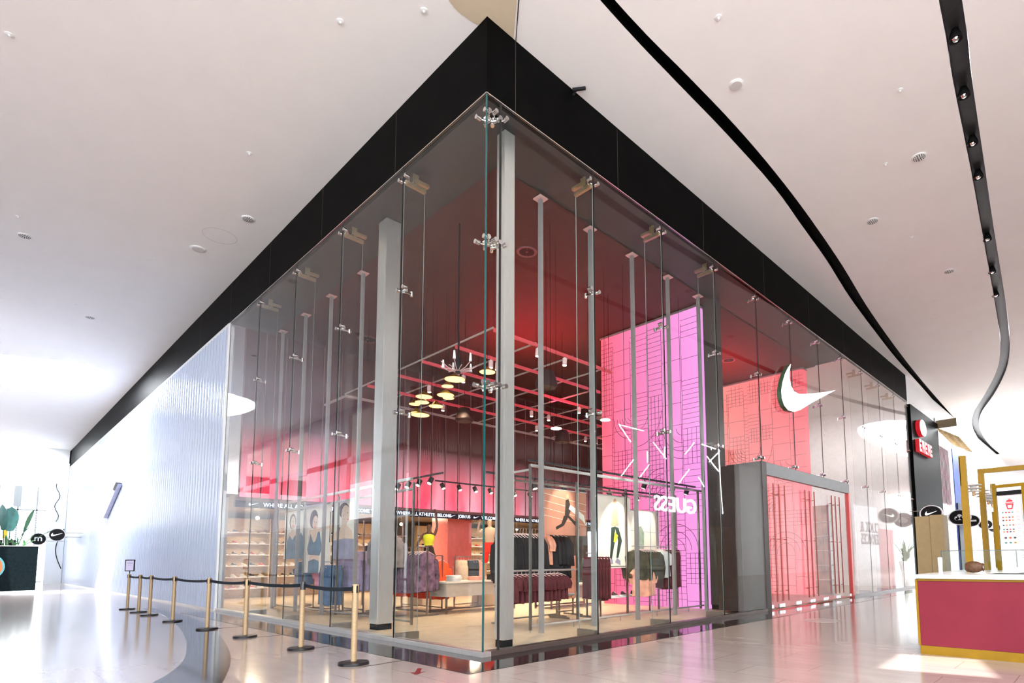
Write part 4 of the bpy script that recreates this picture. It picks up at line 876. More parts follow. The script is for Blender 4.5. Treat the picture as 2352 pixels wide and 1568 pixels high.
for x, y, lb in small:
    L_ = 'tiny white sprinkler disc ' + lb
    if s0 is None:
        s0 = MB().lathe([(0.004, -.035), (0.014, -.035), (0.014, -.014), (0.05, -.010), (0.05, 0.0), (0.004, 0.0)], (x, y, CZ), 14).build('sprinkler', WHITE, smooth=True, **lab(L_, 'sprinkler', 'ceiling sprinklers'))
    else:
        o = s0.copy(); COL.objects.link(o); o.location = (x, y, CZ - .035); o['label'] = L_
# adjustable downlights in the curved trough
DLP = [(4.981, 5.197), (4.863, 6.581), (4.763, 8.071), (4.67, 9.333), (4.421, 12.362), (4.247, 14.482), (4.095, 16.34)]
dn = ['nearest', 'second', 'third', 'fourth', 'fifth', 'sixth', 'farthest']; d0 = None
for (x, y), nm in zip(DLP, dn):
    L_ = 'black adjustable downlight in the curved ceiling trough, %s from the top of the picture' % (nm if nm != 'nearest' else 'first') if nm != 'farthest' else 'black adjustable downlight in the curved ceiling trough, last before the bend'
    if d0 is None:
        d0 = thing('recessed_downlight', L_, 'downlight', (x, y, CZ - .02), 0, 'downlights in the curved trough')
        MB().lathe([(0.05, 0.02), (0.085, -0.005), (0.095, -.012), (0.095, 0.03), (0.05, 0.16)], (x, y, CZ), 20).build('housing', BLACKM, d0, smooth=True)
        MB().lathe([(0.004, -0.030), (0.035, -0.026), (0.055, 0.0), (0.045, 0.04), (0.004, 0.05)], (x, y, CZ), 16).build('lens', CHROME, d0, smooth=True)
    else: dup(d0, (x, y, CZ - .02), label=L_)
# small black camera on the fascia edge
t = thing('security_camera', 'small black camera jutting from the top edge of the right fascia', 'camera', (0.05, 1.85, CZ - .12))
MB().tube([(0.0, 1.82, CZ - .10), (0.07, 1.82, CZ - .06)], 0.02, 8).build('mount', BLACKM, t); MB().tube([(0.05, 1.76, CZ - .07), (0.20, 1.92, CZ - .03)], 0.028, 8).build('body', BLACKM, t)
# vents in the shop ceiling
def vent(x, y, r_, label):
    z = GT - 0.03; t = thing('ceiling_vent', label, 'vent', (x, y, z - .03))
    MB().lathe([(0.01, -.01), (r_ * .8, -.012), (r_, -.02), (r_ * 1.04, 0.0), (0.01, 0.0)], (x, y, z), 28).build('rim', mat('vent_red', (0.16, 0.06, 0.06), 0.5), t)
    mb = MB()
    for k in range(14):
        a = 2 * PI * k / 14; mb.prism([(.15 * r_, -.01), (.75 * r_, -.03), (.75 * r_, .03), (.15 * r_, .01)], ((x, y, z - .016), (math.cos(a), math.sin(a), 0), (-math.sin(a), math.cos(a), 0)), 0, .006)
    mb.build('blades', BLACKM, t)
vent(-2.79, 3.25, 0.22, 'round swirl vent in the shop ceiling near the corner'); vent(-10.01, 3.22, 0.30, 'round swirl vent in the shop ceiling near the left steel column'); vent(-3.0, 12.6, 0.22, 'round swirl vent in the shop ceiling above the entrance')

# ================================================================== HANGING LIGHTING GRID
GZ = 5.95
xs_ = [-2.80, -4.15, -5.50, -6.85, -8.20, -9.55]; ys_ = [2.36 + 1.17 * k for k in range(12)]
t = thing('lighting_grid', 'wide suspended lattice of thin rails lit red over the shop floor', 'lighting grid', (-6.2, 8, GZ))
for i, x in enumerate(xs_):
    MB().box((x - .022, 2.36, GZ), (x + .022, 6.1 if x > -3 else (7.2 if x > -5 else 15.3), GZ + .07)).build('red_rail', REDG if i < 5 else TRACKG, t)
for y in ys_: MB().box((-9.55, y - .014, GZ + .068), (-2.80 if y < 6.1 else (-4.15 if y < 7.2 else -5.50), y + .014, GZ + .10)).build('thin_rail', TRACKG, t)
mb = MB()
for x in xs_[::2]:
    for y in (2.36, 6.0) + ((12.0,) if x < -5 else ()): mb.tube([(x, y, GZ + .07), (x, y, GT - .04)], 0.006, 5)
mb.build('hanger_wires', BLACKM, t)
# slim rail reaching to the left
MB().box((-10.9, 2.34, GZ + .0), (-9.6, 2.40, GZ + .05)).build('rail_extension', TRACKG, **lab('short pale rail running on from the grid towards the frosted wall', 'rail'))
# spot heads on the grid
def head(x, y, z, aim, name, mbody, label, group, power=0, size=70, r_=0.055, L_=0.17):
    global HD
    t = thing(name, label, 'spotlight', (x, y, z), 0, group)
    d = (Vector(aim) - Vector((x, y, z))).normalized(); c = Vector((x, y, z - .12))
    MB().tube([(x, y, z + .02), (x, y, z - .09)], 0.012, 6).build('arm', mbody, t)
    MB().tube([c - d * L_ * .5, c + d * L_ * .5], r_, 12).build('barrel', mbody, t, smooth=True)
    MB().tube([c + d * L_ * .5, c + d * (L_ * .5 + .006)], r_ * .82, 12).build('lens', LAMPW, t)
    if power: spot('shop_spot', c + d * (L_ * .5 + .03), aim, power, WARM, size, 0.6, 0.05)
    return t
PINKB = mat('spot_body_pale', (0.72, 0.50, 0.48), 0.5); BLKB = mat('spot_body_black', (0.02, 0.016, 0.018), 0.5)
GH_ = [(-2.80, 3.58), (-2.80, 4.42), (-4.15, 3.34), (-4.55, 3.53), (-5.0, 3.53), (-5.50, 3.34), (-6.85, 3.40), (-8.20, 4.72), (-8.20, 5.57), (-8.20, 8.5), (-6.85, 7.78), (-6.45, 7.04), (-8.20, 11.0), (-8.20, 11.6), (-5.50, 7.78), (-6.85, 10.0)]
GH = [(min(xs_, key=lambda q: abs(q - x)), y) for x, y in GH_]
for i, (x, y) in enumerate(GH):
    head(x, y, GZ, (x + rnd.uniform(-.5, .6), y + rnd.uniform(-.6, .4), 0), 'track_spotlight', PINKB, '%s pale spotlight from the corner along the %s red grid rail' % (['first', 'second', 'third', 'fourth', 'fifth', 'sixth'][sum(1 for q in GH[:i] if q[0] == x)], ['first', 'second', 'third', 'fourth', 'fifth', 'sixth'][xs_.index(x)]), 'pale spotlights on the grid', power=420 if i in (1, 2, 4, 8, 10, 9, 14, 15) else 0, size=95)
# pendant dome lamps
dome = [(-4.95, 2.9, 5.55, .20), (-4.10, 3.2, 5.60, .15), (-5.4, 3.0, 5.50, .12), (-6.28, 2.9, 5.40, .17), (-6.7, 3.1, 5.38, .15), (-5.63, 3.1, 5.35, .17), (-6.52, 3.4, 5.30, .15), (-7.27, 3.4, 5.2, .20), (-7.06, 3.1, 5.4, .12), (-7.31, 3.3, 5.25, .12), (-6.1, 3.5, 5.45, .12)]
dm0 = None
for k, (x, y, z, r_) in enumerate(sorted(dome, key=lambda q: -q[0])):
    L_ = 'brass dome pendant glowing yellow, %s in the cluster counted from the right' % ['first', 'second', 'third', 'fourth', 'fifth', 'sixth', 'seventh', 'eighth', 'ninth', 'tenth', 'last'][k]
    if dm0 is None:
        dm0 = thing('dome_pendant', L_, 'lamp', (x, y, z), 0, 'brass dome pendants')
        MB().lathe([(0.02, .13), (0.05, .11), (0.10, .06), (0.165, .02), (0.19, 0.0), (0.18, 0.0), (0.15, .015), (0.02, .08)], (x, y, z), 20).build('shade', mat('brass', (0.65, 0.42, 0.10), 0.3, 0.8), dm0, smooth=True)
        MB().lathe([(0.004, -.004), (0.175, -.004), (0.175, 0.001), (0.004, 0.001)], (x, y, z), 20).build('glow_disc', LAMPG, dm0)
        MB().tube([(x, y, z + .12), (x, y, GT - .035)], 0.004, 5).build('cord', BLACKM, dm0)
        d_r = r_
    else: dup(dm0, (x, y, z), label=L_, scale=(r_ / .15, r_ / .15, (GT - .035 - z) / (GT - .035 - 5.60)))
# spider chandelier
t = thing('chandelier', 'dark chandelier with many radiating pale arms above the corner rack', 'chandelier', (-3.0, 1.62, 4.9))
c = Vector((-2.95, 1.60, 4.95))
MB().tube([c + Vector((0, 0, -.03)), c + Vector((0, 0, .28))], 0.05, 10).build('hub', BLACKM, t)
MB().tube([c + Vector((0, 0, .28)), c + Vector((.02, 0, .6)), c + Vector((-.01, 0, .9)), c + Vector((0, 0, 3.05))], 0.02, 6).build('chain', BLACKM, t)
for k in range(14):
    a = 2 * PI * k / 14 + .1; l = .28 if k % 2 else .36; e = c + Vector((l * math.cos(a), l * math.sin(a), .06 if k % 2 else .14))
    MB().tube([c, c + Vector((l * .6 * math.cos(a), l * .6 * math.sin(a), .05)), e], 0.009, 5).build('arm', mat('arm_pink', (0.70, 0.45, 0.45), 0.4), t)
    if k % 3 == 0: MB().tube([e, e + Vector((0, 0, .16))], 0.03, 8, radii=[.03, .016]).build('leaf_shade', WHITE, t)
# dark bell shapes (loudspeakers) hanging
for (x, y, z, r_, lb) in ((-6.17, 4.05, 5.0, .26, 'black bell shaped loudspeaker hanging left of the corner column'), (-2.45, 3.5, 5.0, .26, 'dark red bell shaped loudspeaker hanging right of the corner column'), (-5.4, 6.95, 4.75, .25, 'black bell shaped loudspeaker hanging near the pink portal')):
    t = thing('hanging_speaker', lb, 'loudspeaker', (x, y, z))
    MB().lathe([(0.02, .32), (r_ * .55, .30), (r_ * .75, .18), (r_ * .95, 0.0), (r_ * .8, -.06), (0.02, -.06)], (x, y, z), 18).build('bell', mat('bell_dark', (0.03, 0.008, 0.008), 0.6), t, smooth=True)
    MB().tube([(x, y, z + .32), (x, y, GT - .04)], 0.006, 5).build('cable', BLACKM, t)
for (x, y, z) in ((-2.0, 3.35, 3.95), (-2.0, 4.9, 4.4)):
    t = thing('flat_disc_lamp', 'small glowing flat disc lamp hanging beside the %s' % ('second grey pole' if y < 4 else 'third grey pole'), 'lamp', (x, y, z))
    MB().lathe([(0.01, 0), (.11, 0), (.11, .015), (.01, .02)], (x, y, z), 18).build('disc', LAMPW, t); MB().tube([(x, y, z + .02), (x, y, GT - .04)], 0.004, 5).build('cord', BLACKM, t)

# ================================================================== LOWER TRACKS WITH BLACK SPOTS
ORD_ = ['first', 'second', 'third', 'fourth', 'fifth', 'sixth', 'seventh', 'eighth', 'ninth']
def track(p0, p1, heads, label, aimoff, powers, w_=0.04):
    p0, p1 = Vector(p0), Vector(p1); d = (p1 - p0); n_ = Vector((-d.y, d.x, 0)).normalized() * w_ / 2
    t = thing('light_track', label, 'track', tuple(p0), 0)
    mb = MB(); mb.ring([[p + n_, p + n_ + Vector((0, 0, w_)), p - n_ + Vector((0, 0, w_)), p - n_] for p in (p0, p1)]); mb.build('rail', mat('track_black', (0.035, 0.03, 0.035), 0.4), t)
    mb = MB()
    for f in (0.1, 0.5, 0.9): q = p0.lerp(p1, f); mb.tube([q, (q.x, q.y, GT - .035)], 0.005, 5)
    mb.build('hangers', BLACKM, t)
    for hi_, (f, pw_) in enumerate(zip(heads, powers)):
        q = p0.lerp(p1, f); head(q.x, q.y, q.z, q + Vector(aimoff), 'track_spotlight', BLKB, ORD_[hi_] + ' black spotlight along the dark track ' + label.split(' track ')[1], 'black spotlights ' + label.split(' track ')[1], power=pw_, size=48, r_=.06, L_=.16)
track((-7.9, 4.3, 3.55), (-7.9, 12.5, 3.55), [.03, .10, .17, .24, .36, .44], 'long black track across the middle of the shop', (1.2, .3, -2.2), [0] * 6)
track((-10.6, 2.9, 3.35), (-5.4, 2.9, 3.35), [.45, .6, .7, .8, .9], 'long black track behind the left glass', (.2, -1.2, -2.0), [60, 0, 60, 0, 60])
track((-1.62, 2.25, 3.10), (-1.62, 8.0, 3.10), [.33, .62, .82, .93], 'long black track above the right window display', (-.6, 0.0, -1.3), [0, 0, 0, 0])
track((-2.55, 2.0, 2.95), (-2.55, 7.9, 2.95), [.05, .21, .28, .36, .46, .53, .62, .72, .8], 'long black track behind the right window posters', (.3, .1, -1.0), [0] * 9)

# ================================================================== WINDOW DISPLAY FRAMES
def tubebox(mb, a, b, s=0.035):
    a, b = Vector(a), Vector(b); d = (b - a).normalized(); r_ = Vector((0, 0, 1)) if abs(d.z) < .5 else Vector((1, 0, 0)); u_ = d.cross(r_).normalized(); r_ = u_.cross(d)
    mb.ring([[p + r_ * s / 2 + u_ * s / 2, p + r_ * s / 2 - u_ * s / 2, p - r_ * s / 2 - u_ * s / 2, p - r_ * s / 2 + u_ * s / 2] for p in (a, b)])
t = thing('display_rack', 'tall steel tube display frame standing behind the right glass', 'display frame', (-1.8, 5, 0.012))
for y in (2.1, 7.75): MB().box((-1.42, y - .02, 0.05), (-1.38, y + .02, 3.0)).build('upright', STEELD, t)
for y in (4.15, 5.85, 7.1, 7.95): MB().box((-2.22, y - .02, 0.03), (-2.18, y + .02, 2.95)).build('upright', STEELD, t)
mb = MB(); mb.tube([(-1.4, 2.1, .12), (-1.4, 7.9, .12)], 0.022, 8); mb.build('bottom_rail', STEEL, t)
mb = MB(); tubebox(mb, (-1.4, 2.1, 2.98), (-1.4, 7.9, 2.98), .05); tubebox(mb, (-1.4, 2.1, 2.9), (-2.2, 2.1, 2.9)); mb.build('top_rail', STEEL, t)
mb = MB(); tubebox(mb, (-2.2, 2.1, 2.82), (-2.2, 7.9, 2.82), .04); tubebox(mb, (-2.2, 4.15, .10), (-1.4, 4.15, .10)); mb.build('rear_rail', STEELD, t)
mb = MB(); mb.tube([(-2.3, 2.1, 1.07), (-2.3, 4.15, 1.07)], .02, 8); mb.tube([(-2.3, 2.1, .55), (-2.3, 4.15, .55)], .03, 8); mb.build('cross_tubes', STEEL, t)
mb = MB()
for y in (2.1, 3.2, 4.6, 5.9, 7.2): mb.lathe([(.004, 0), (.012, 0), (.012, .10), (.004, .10)], (-1.4, y, 0.012), 8)
mb.build('feet', STEELD, t)
t = thing('display_rack', 'tall steel tube display frame standing behind the left glass', 'display frame', (-8, 1.3, 0.012))
for x in (-3.98, -5.56, -7.35, -9.35, -11.2): MB().box((x - .02, 1.28, 0.04), (x + .02, 1.32, 2.85)).build('upright', STEELD, t)
mb = MB(); mb.tube([(-3.98, 1.30, .10), (-11.2, 1.30, .10)], .022, 8); mb.build('bottom_rail', STEELD, t)
mb = MB(); tubebox(mb, (-4.0, 1.3, 2.72), (-11.3, 1.3, 2.72), .045); tubebox(mb, (-4.0, 1.3, 2.2), (-4.8, 1.3, 2.2)); mb.build('top_rail', STEELD, t)
mb = MB(); tubebox(mb, (-4.6, 1.62, 3.02), (-11.4, 1.62, 3.02), .06); mb.build('upper_rail', STEEL, t)

# ================================================================== POSTERS
SK = mat('print_skin', (0.62, 0.36, 0.24), 0.6, noise=0.12, nscale=5); SKL = mat('print_skin_light', (0.80, 0.58, 0.46), 0.6, noise=0.08, nscale=5); HAIR = mat('print_hair', (0.05, 0.035, 0.03), 0.6)
SLATEB = mat('print_slate_top', (0.16, 0.24, 0.32), 0.6, noise=0.15, nscale=4); LILAC = mat('print_lilac', (0.35, 0.33, 0.45), 0.6, noise=0.2, nscale=4); PAPER = mat('print_paper', (0.88, 0.80, 0.70), 0.6, noise=0.03)
def ell(cx_, cz_, rx_, rz_, n=18, tilt=0):
    return [(cx_ + rx_ * math.cos(a) * math.cos(tilt) - rz_ * math.sin(a) * math.sin(tilt), cz_ + rx_ * math.cos(a) * math.sin(tilt) + rz_ * math.sin(a) * math.cos(tilt)) for a in [2 * PI * k / n for k in range(n)]]
def poster(label, fr, w_, h, shapes, back=PAPER):
    o = Vector(fr[0]); t = thing('poster', label, 'poster', tuple(o), 0)
    MB().prism([(0, 0), (w_, 0), (w_, h), (0, h)], fr, -.012, 0.0).build('sheet', back, t)
    for k, (nm, m, poly) in enumerate(shapes): MB().prism([(p[0] * w_, p[1] * h) for p in poly], fr, 0.0, 0.0012 + 0.0008 * k).build(nm, m, t)
    mb = MB(); mb.prism([(-.01, h), (w_ + .01, h), (w_ + .01, h + .02), (-.01, h + .02)], fr, -.02, .008); mb.build('hanging_bar', STEEL, t)
    return t
# left glass, facing -y : right vector = +x
FL = lambda x, z: ((x, 1.5, z), (1, 0, 0), (0, 0, 1))
poster('tall poster of a smiling woman in a slate blue top, leftmost behind the left glass', FL(-11.25, 1.38), 1.36, 1.30,
       [('hair', HAIR, ell(.42, .80, .17, .17)), ('face', SKL, ell(.44, .77, .12, .15)), ('neck', SKL, [(.38, .5), (.5, .5), (.5, .68), (.38, .68)]), ('eye', HAIR, ell(.405, .80, .014, .008)), ('eye', HAIR, ell(.485, .80, .014, .008)), ('mouth', RED, ell(.445, .71, .035, .012)), ('nose', SK, [(.435, .74), (.46, .74), (.448, .79)]), ('shoulders', SKL, ell(.45, .42, .34, .17)), ('top', SLATEB, [(.10, 0), (.85, 0), (.80, .38), (.58, .5), (.45, .40), (.30, .5), (.15, .38)]), ('arm', SLATEB, [(.75, 0), (1.0, 0), (.98, .45), (.86, .55), (.76, .42)])])
poster('large poster of a woman with parted dark hair in a slate sports top', FL(-9.85, 1.0), 1.65, 1.72,
       [('hair', HAIR, ell(.36, .82, .155, .14, tilt=.4)), ('face', SKL, ell(.42, .76, .10, .115, tilt=-.3)), ('eye', HAIR, ell(.395, .78, .012, .007)), ('eye', HAIR, ell(.455, .765, .012, .007)), ('mouth', RED, ell(.415, .705, .022, .008)), ('nose', SK, [(.415, .725), (.432, .725), (.428, .76)]), ('bent_arm', SKL, [(.2, .60), (.5, .60), (1.0, .66), (1.0, .70), (.5, .66), (.22, .66)]), ('chest', SKL, [(.18, .42), (.62, .42), (.60, .58), (.50, .66), (.30, .64), (.18, .55)]),
        ('midriff', SKL, [(.24, .16), (.62, .16), (.60, .34), (.26, .34)]), ('top', SLATEB, [(.20, .28), (.62, .26), (.70, .36), (.60, .62), (.55, .62), (.46, .48), (.38, .46), (.26, .6), (.22, .5), (.15, .36)]), ('trousers', SLATEB, [(.20, 0), (.60, 0), (.60, .18), (.42, .21), (.22, .18)]), ('collar_line', HAIR, [(.97, .45), (.985, .45), (.985, .9), (.97, .9)])])
poster('large poster of a cropped haired man looking right, behind the left glass', FL(-8.08, 1.35), 1.12, 1.37,
       [('hair', HAIR, ell(.52, .86, .24, .14)), ('face', SKL, ell(.60, .78, .20, .17)), ('nose', SKL, [(.76, .74), (.86, .73), (.80, .82)]), ('eye', HAIR, ell(.70, .81, .022, .008)), ('ear', SK, ell(.50, .77, .028, .03)), ('mouth', RED, ell(.72, .69, .035, .009)), ('jaw_shade', SK, [(.46, .66), (.52, .64), (.56, .70), (.50, .72)]), ('neck', SKL, [(.42, .5), (.68, .5), (.66, .7), (.44, .7)]), ('torso', SKL, [(.05, .30), (.98, .30), (.92, .48), (.70, .58), (.40, .58), (.12, .48)]),
        ('shorts', LILAC, [(0, 0), (1, 0), (1, .34), (.6, .36), (0, .33)]), ('strap', HAIR, [(.22, .33), (.26, .33), (.36, .56), (.33, .56)])])
# right glass, facing +x : right vector = +y
FR = lambda y, z, x=-2.24: ((x, y, z), (0, 1, 0), (0, 0, 1))
SALM = mat('poster_salmon', (0.60, 0.26, 0.17), 0.6, noise=0.1, nscale=3)
ZL = [('line_mark', PAPER, [(0, .92 - .16 * k), (1, .72 - .16 * k), (1, .728 - .16 * k), (0, .928 - .16 * k)]) for k in range(4)]
poster('salmon poster of a jumping runner with a white scarf in a bright light cone', FR(3.1, 1.79), 1.40, .94,
       ZL + [('runner_body', HAIR, [(.52, .45), (.60, .42), (.66, .62), (.60, .82), (.54, .80)]), ('runner_head', SK, ell(.58, .88, .025, .05)), ('runner_legs', HAIR, [(.50, .44), (.60, .44), (.50, .22), (.34, .12), (.33, .18), (.45, .26)]), ('runner_leg', HAIR, [(.56, .44), (.62, .44), (.80, .26), (.84, .18), (.80, .16)]), ('scarf', PAPER, [(.60, .6), (.92, .34), (.98, .25), (.94, .48), (.64, .70)])], SALM)
LEG = mat('print_leggings', (0.03, 0.05, 0.04), 0.6)
poster('tall white poster of legs in dark leggings and trainers', FR(4.87, 1.08), 1.19, 1.66,
       [('torso', SALM, [(.40, .58), (.62, .58), (.60, .86), (.46, .88)]), ('head', SK, ell(.52, .92, .05, .05)), ('left_leg', LEG, [(.40, .56), (.52, .58), (.50, .36), (.40, .12), (.34, .12), (.38, .34)]), ('right_leg', LEG, [(.50, .58), (.62, .56), (.72, .38), (.60, .14), (.54, .14), (.60, .38)]),
        ('yellow_patch', mat('print_yellow', (0.8, 0.7, 0.05), 0.5), [(.50, .50), (.60, .45), (.54, .36), (.46, .36)]), ('shoe', LILAC, [(.28, .06), (.44, .06), (.42, .12), (.34, .13)]), ('shoe', LILAC, [(.50, .08), (.66, .04), (.66, .10), (.56, .14)]), ('ground', STEELD, [(.02, .02), (.98, .02), (.98, .028), (.02, .028)])])
poster('pale poster hanging lower at the right end of the window display', FR(6.06, 1.48), 1.18, .97,
       [('figure', mat('print_green', (0.30, 0.38, 0.30), 0.6, noise=0.2), [(.22, 0), (.44, 0), (.46, .45), (.36, .62), (.28, .6), (.2, .3)]), ('line_mark', LILAC, [(0, .50), (1, .46), (1, .47), (0, .51)])])
# lights of this display, in three of its own spot heads
for tgt, src, pw_ in (((-2.24, 3.75, 2.45), (-1.62, 3.85, 3.0), 26), ((-2.24, 5.5, 2.0), (-1.55, 5.6, 3.0), 130), ((-2.24, 6.6, 2.0), (-1.55, 6.7, 3.0), 55)):
    spot('display_spot', src, tgt, pw_, (1, 0.86, 0.66), 55, 0.5, 0.03)

# ================================================================== CLOTHES
def cloth(name, col, noise=0.18, nscale=7):
    return mat(name, col, 0.85, noise=noise, nscale=nscale)
HANG = mat('hanger_pink', (0.85, 0.62, 0.58), 0.4)
def garment(kind, name, m, seed, label, cat, group):
    """hangs below the origin (the rail) in its local xz plane"""
    r = random.Random(seed); mb = MB(); n = 28
    def body(prof, cx_=0.0, folds=6, amp=0.012, ph=0.0):
        rows = []
        for (z, hw, th) in prof:
            row = []
            for i in range(n):
                a = 2 * PI * i / n; f = amp * math.sin(folds * a + ph) * min(1, abs(z) / 0.4)
                row.append((cx_ + (hw + f * .6) * math.cos(a), (th + f) * math.sin(a), z + (0.012 * math.sin(3 * a + ph) if z < -.45 else 0)))
            rows.append(row)
        mb.ring(rows)
    if kind in ('sweatshirt', 'shirt'):
        L_ = 0.74 if kind == 'shirt' else 0.80
        body([(-.085, .07, .03), (-.10, .10, .035), (-.135, .19, .04), (-.17, .235, .045), (-.32, .245, .06), (-.5, .25, .07), (-L_, .262, .075)], 0, r.choice((5, 7)), .014, r.uniform(0, 6))
        for s in (-1, 1):
            l = .30 if kind == 'shirt' else .62
            mb.tube([(s * .19, 0, -.155), (s * .255, 0, -.25), (s * (.285 + .02 * l), .01, -.155 - l * .6), (s * (.27), .02, -.155 - l)], .06, 8, radii=[.045, .062, .055, .045])
    elif kind in ('trousers', 'shorts'):
        L_ = 1.02 if kind == 'trousers' else .52
        body([(-.08, .17, .025), (-.13, .18, .04), (-.30, .20, .055)], 0, 5, .008, 1)
        for s in (-1, 1): body([(-.24, .10, .05), (-.5, .095, .05), (-L_, .10 if kind == 'trousers' else .12, .05)], s * .10, 4, .012, r.uniform(0, 5))
    elif kind == 'coat':
        body([(-.085, .07, .03), (-.135, .19, .05), (-.18, .25, .06), (-.5, .27, .075), (-1.0, .30, .08)], 0, 5, .02, r.uniform(0, 6))
        for s in (-1, 1): mb.tube([(s * .2, 0, -.16), (s * .29, 0, -.30), (s * .31, .01, -.75)], .06, 8)
    o = mb.build(name, m, smooth=True, label=label, category=cat, group=group)
    # origin to the rail
    off = o.location.copy(); o.data.transform(Matrix.Translation(off)); o.location = (0, 0, 0)
    mb = MB(); mb.tube([(0, 0, -.06), (0, 0, -.02), (.012, 0, .012), (0, 0, .024), (-.014, 0, .014)], .0035, 5)
    mb.tube([(-.20, 0, -.13), (-.1, 0, -.085), (0, 0, -.06), (.1, 0, -.085), (.20, 0, -.13)], .006, 5); mb.build('clothes_hanger', HANG, o, local=True)
    return o
ORD = ['nearest', 'second nearest', 'third nearest', 'fourth nearest', 'fifth nearest', 'sixth nearest', 'seventh nearest', 'eighth nearest', 'ninth nearest', 'tenth nearest', 'eleventh nearest', 'twelfth nearest', 'thirteenth nearest', 'fourteenth nearest', 'fifteenth nearest', 'sixteenth nearest', 'farthest']
def row_of(proto, start, step, n, rz, label=None, jit=.06, first=True, sz=1.0):
    base_ = proto['label']
    s = Vector(start); st = Vector(step)
    for k in range(n):
        p = s + st * k
        if k == 0 and first: o = proto; o.location = p
        else: o = dup(proto, p, label=label)
        o.rotation_euler = (0, 0, rz + rnd.uniform(-jit, jit)); o.scale = (1, 1, sz * rnd.uniform(.97, 1.03)); o['label'] = (ORD[k] if k < n - 1 or n < 3 else 'farthest') + ' of the ' + base_
def rack(p0, p1, h, label, m=STEELD):
    p0, p1 = Vector((*p0, 0.012)), Vector((*p1, 0.012)); d = (p1 - p0).normalized(); n_ = Vector((-d.y, d.x, 0))
    t = thing('clothes_rack', label, 'clothes rack', tuple((p0 + p1) / 2))
    mb = MB(); mb.tube([p0 + Vector((0, 0, h)), p1 + Vector((0, 0, h))], .014, 8); mb.build('hanging_rail', m, t)
    for p in (p0, p1):
        mb = MB(); tubebox(mb, p + Vector((0, 0, .03)), p + Vector((0, 0, h)), .03); mb.build('upright', m, t)
        mb = MB(); tubebox(mb, p - n_ * .3 + Vector((0, 0, .02)), p + n_ * .3 + Vector((0, 0, .02)), .035); mb.build('foot', m, t)
    mb = MB(); tubebox(mb, p0 + Vector((0, 0, .10)), p1 + Vector((0, 0, .10)), .03); mb.build('base_bar', m, t)
    return t
TIED = cloth('tie_dye', (0.15, 0.085, 0.13), .75, 9); ORANGE = cloth('orange_jersey', (0.90, 0.08, 0.02), .25, 4); CREAMC = cloth('cream_cloth', (0.75, 0.62, 0.48)); BLK = cloth('black_cloth', (0.014, 0.011, 0.012), .4); MAR = cloth('maroon_cloth', (0.09, 0.012, 0.016), .4)
PEACH = cloth('peach_cloth', (0.80, 0.36, 0.24)); OLIVE = cloth('olive_cloth', (0.06, 0.05, 0.03), .5); GREYC = cloth('grey_cloth', (0.24, 0.20, 0.20), .3); LIL = cloth('lilac_cloth', (0.30, 0.26, 0.42), .3); BLUEC = cloth('blue_cloth', (0.06, 0.11, 0.20), .3); PINKL = cloth('pink_cloth', (0.62, 0.24, 0.30), .3); WHT = cloth('white_cloth', (0.78, 0.76, 0.74), .08)
def rackrow(kind, name, m, seed, p0, p1, h, n, label, cat, rlabel, s=.06, e=.06, sz=1.0):
    p0v, p1v = Vector((*p0, 0)), Vector((*p1, 0)); d = (p1v - p0v).normalized(); ang = math.atan2(d.y, d.x) + PI / 2
    if rlabel: rack(p0, p1, h, rlabel)
    L_ = (p1v - p0v).length; st = (L_ - s - e) / max(1, n - 1)
    g = garment(kind, name, m, seed, label, cat, label.split(',')[0])
    row_of(g, p0v + d * s + Vector((0, 0, h + .012 - .02)), d * st, n, ang, sz=sz)
rackrow('sweatshirt', 'sweatshirt', TIED, 1, (-5.55, 2.62), (-7.9, 2.62), 1.60, 17, 'mauve tie dye sweatshirts railed beside the left steel column', 'sweatshirt', 'low steel clothes rack carrying the mauve tie dye sweatshirts', s=.05, sz=1.3)
rackrow('sweatshirt', 'jersey', ORANGE, 2, (-6.35, 3.55), (-8.3, 3.55), 1.40, 9, 'bright orange jerseys hanging on a rail behind the tie dye sweatshirts', 'jersey', 'low steel clothes rack carrying the bright orange jerseys', sz=1.3)
rack((-6.9, 4.3), (-7.0, 5.15), 1.38, 'long clothes rack with many pale hangers in the middle of the shop')
g = garment('trousers', 'trousers', CREAMC, 5, 'cream trousers hanging in the middle of the shop', 'trousers', 'cream trousers on the middle rack'); row_of(g, (-6.92, 4.42, 1.37), (-.012, .10, 0), 3, .0)
g = garment('shorts', 'shorts', BLK, 6, 'black shorts hanging in the middle of the shop', 'shorts', 'black shorts on the middle rack'); row_of(g, (-6.96, 4.80, 1.37), (-.012, .09, 0), 4, .3)
g = garment('trousers', 'trousers', PEACH, 8, 'pink trousers hanging in the middle of the shop', 'trousers', 'pink trousers on the middle rack'); row_of(g, (-6.95, 5.08, 1.37), (-.005, .03, 0), 2, .0)
# right window
rack((-2.75, 2.55), (-2.75, 4.15), 1.92, 'steel rail carrying the black tops behind the first grey pole')
g = garment('sweatshirt', 'pullover', BLK, 10, 'black tops hanging in a dense row behind the right glass', 'top', 'black tops behind the right glass'); row_of(g, (-2.75, 2.60, 1.91), (0, .085, 0), 11, 0.25, sz=1.35)
g = garment('shirt', 'blouse', PEACH, 11, 'peach blouses between the black tops of the right window', 'top', 'peach tops in the right window'); row_of(g, (-2.75, 3.58, 1.91), (0, .07, 0), 2, .3)
g = garment('coat', 'black_coat', BLK, 12, 'long black coats at the right end of the black tops', 'coat', 'black coats in the right window'); row_of(g, (-2.72, 3.75, 1.91), (0, .12, 0), 4, .5, jit=.1)
g = garment('trousers', 'trousers', MAR, 13, 'dark maroon trousers under the leggings poster', 'trousers', 'dark maroon trousers under the leggings poster'); row_of(g, (-2.35, 4.75, 1.42), (0.01, .09, 0), 5, .3)
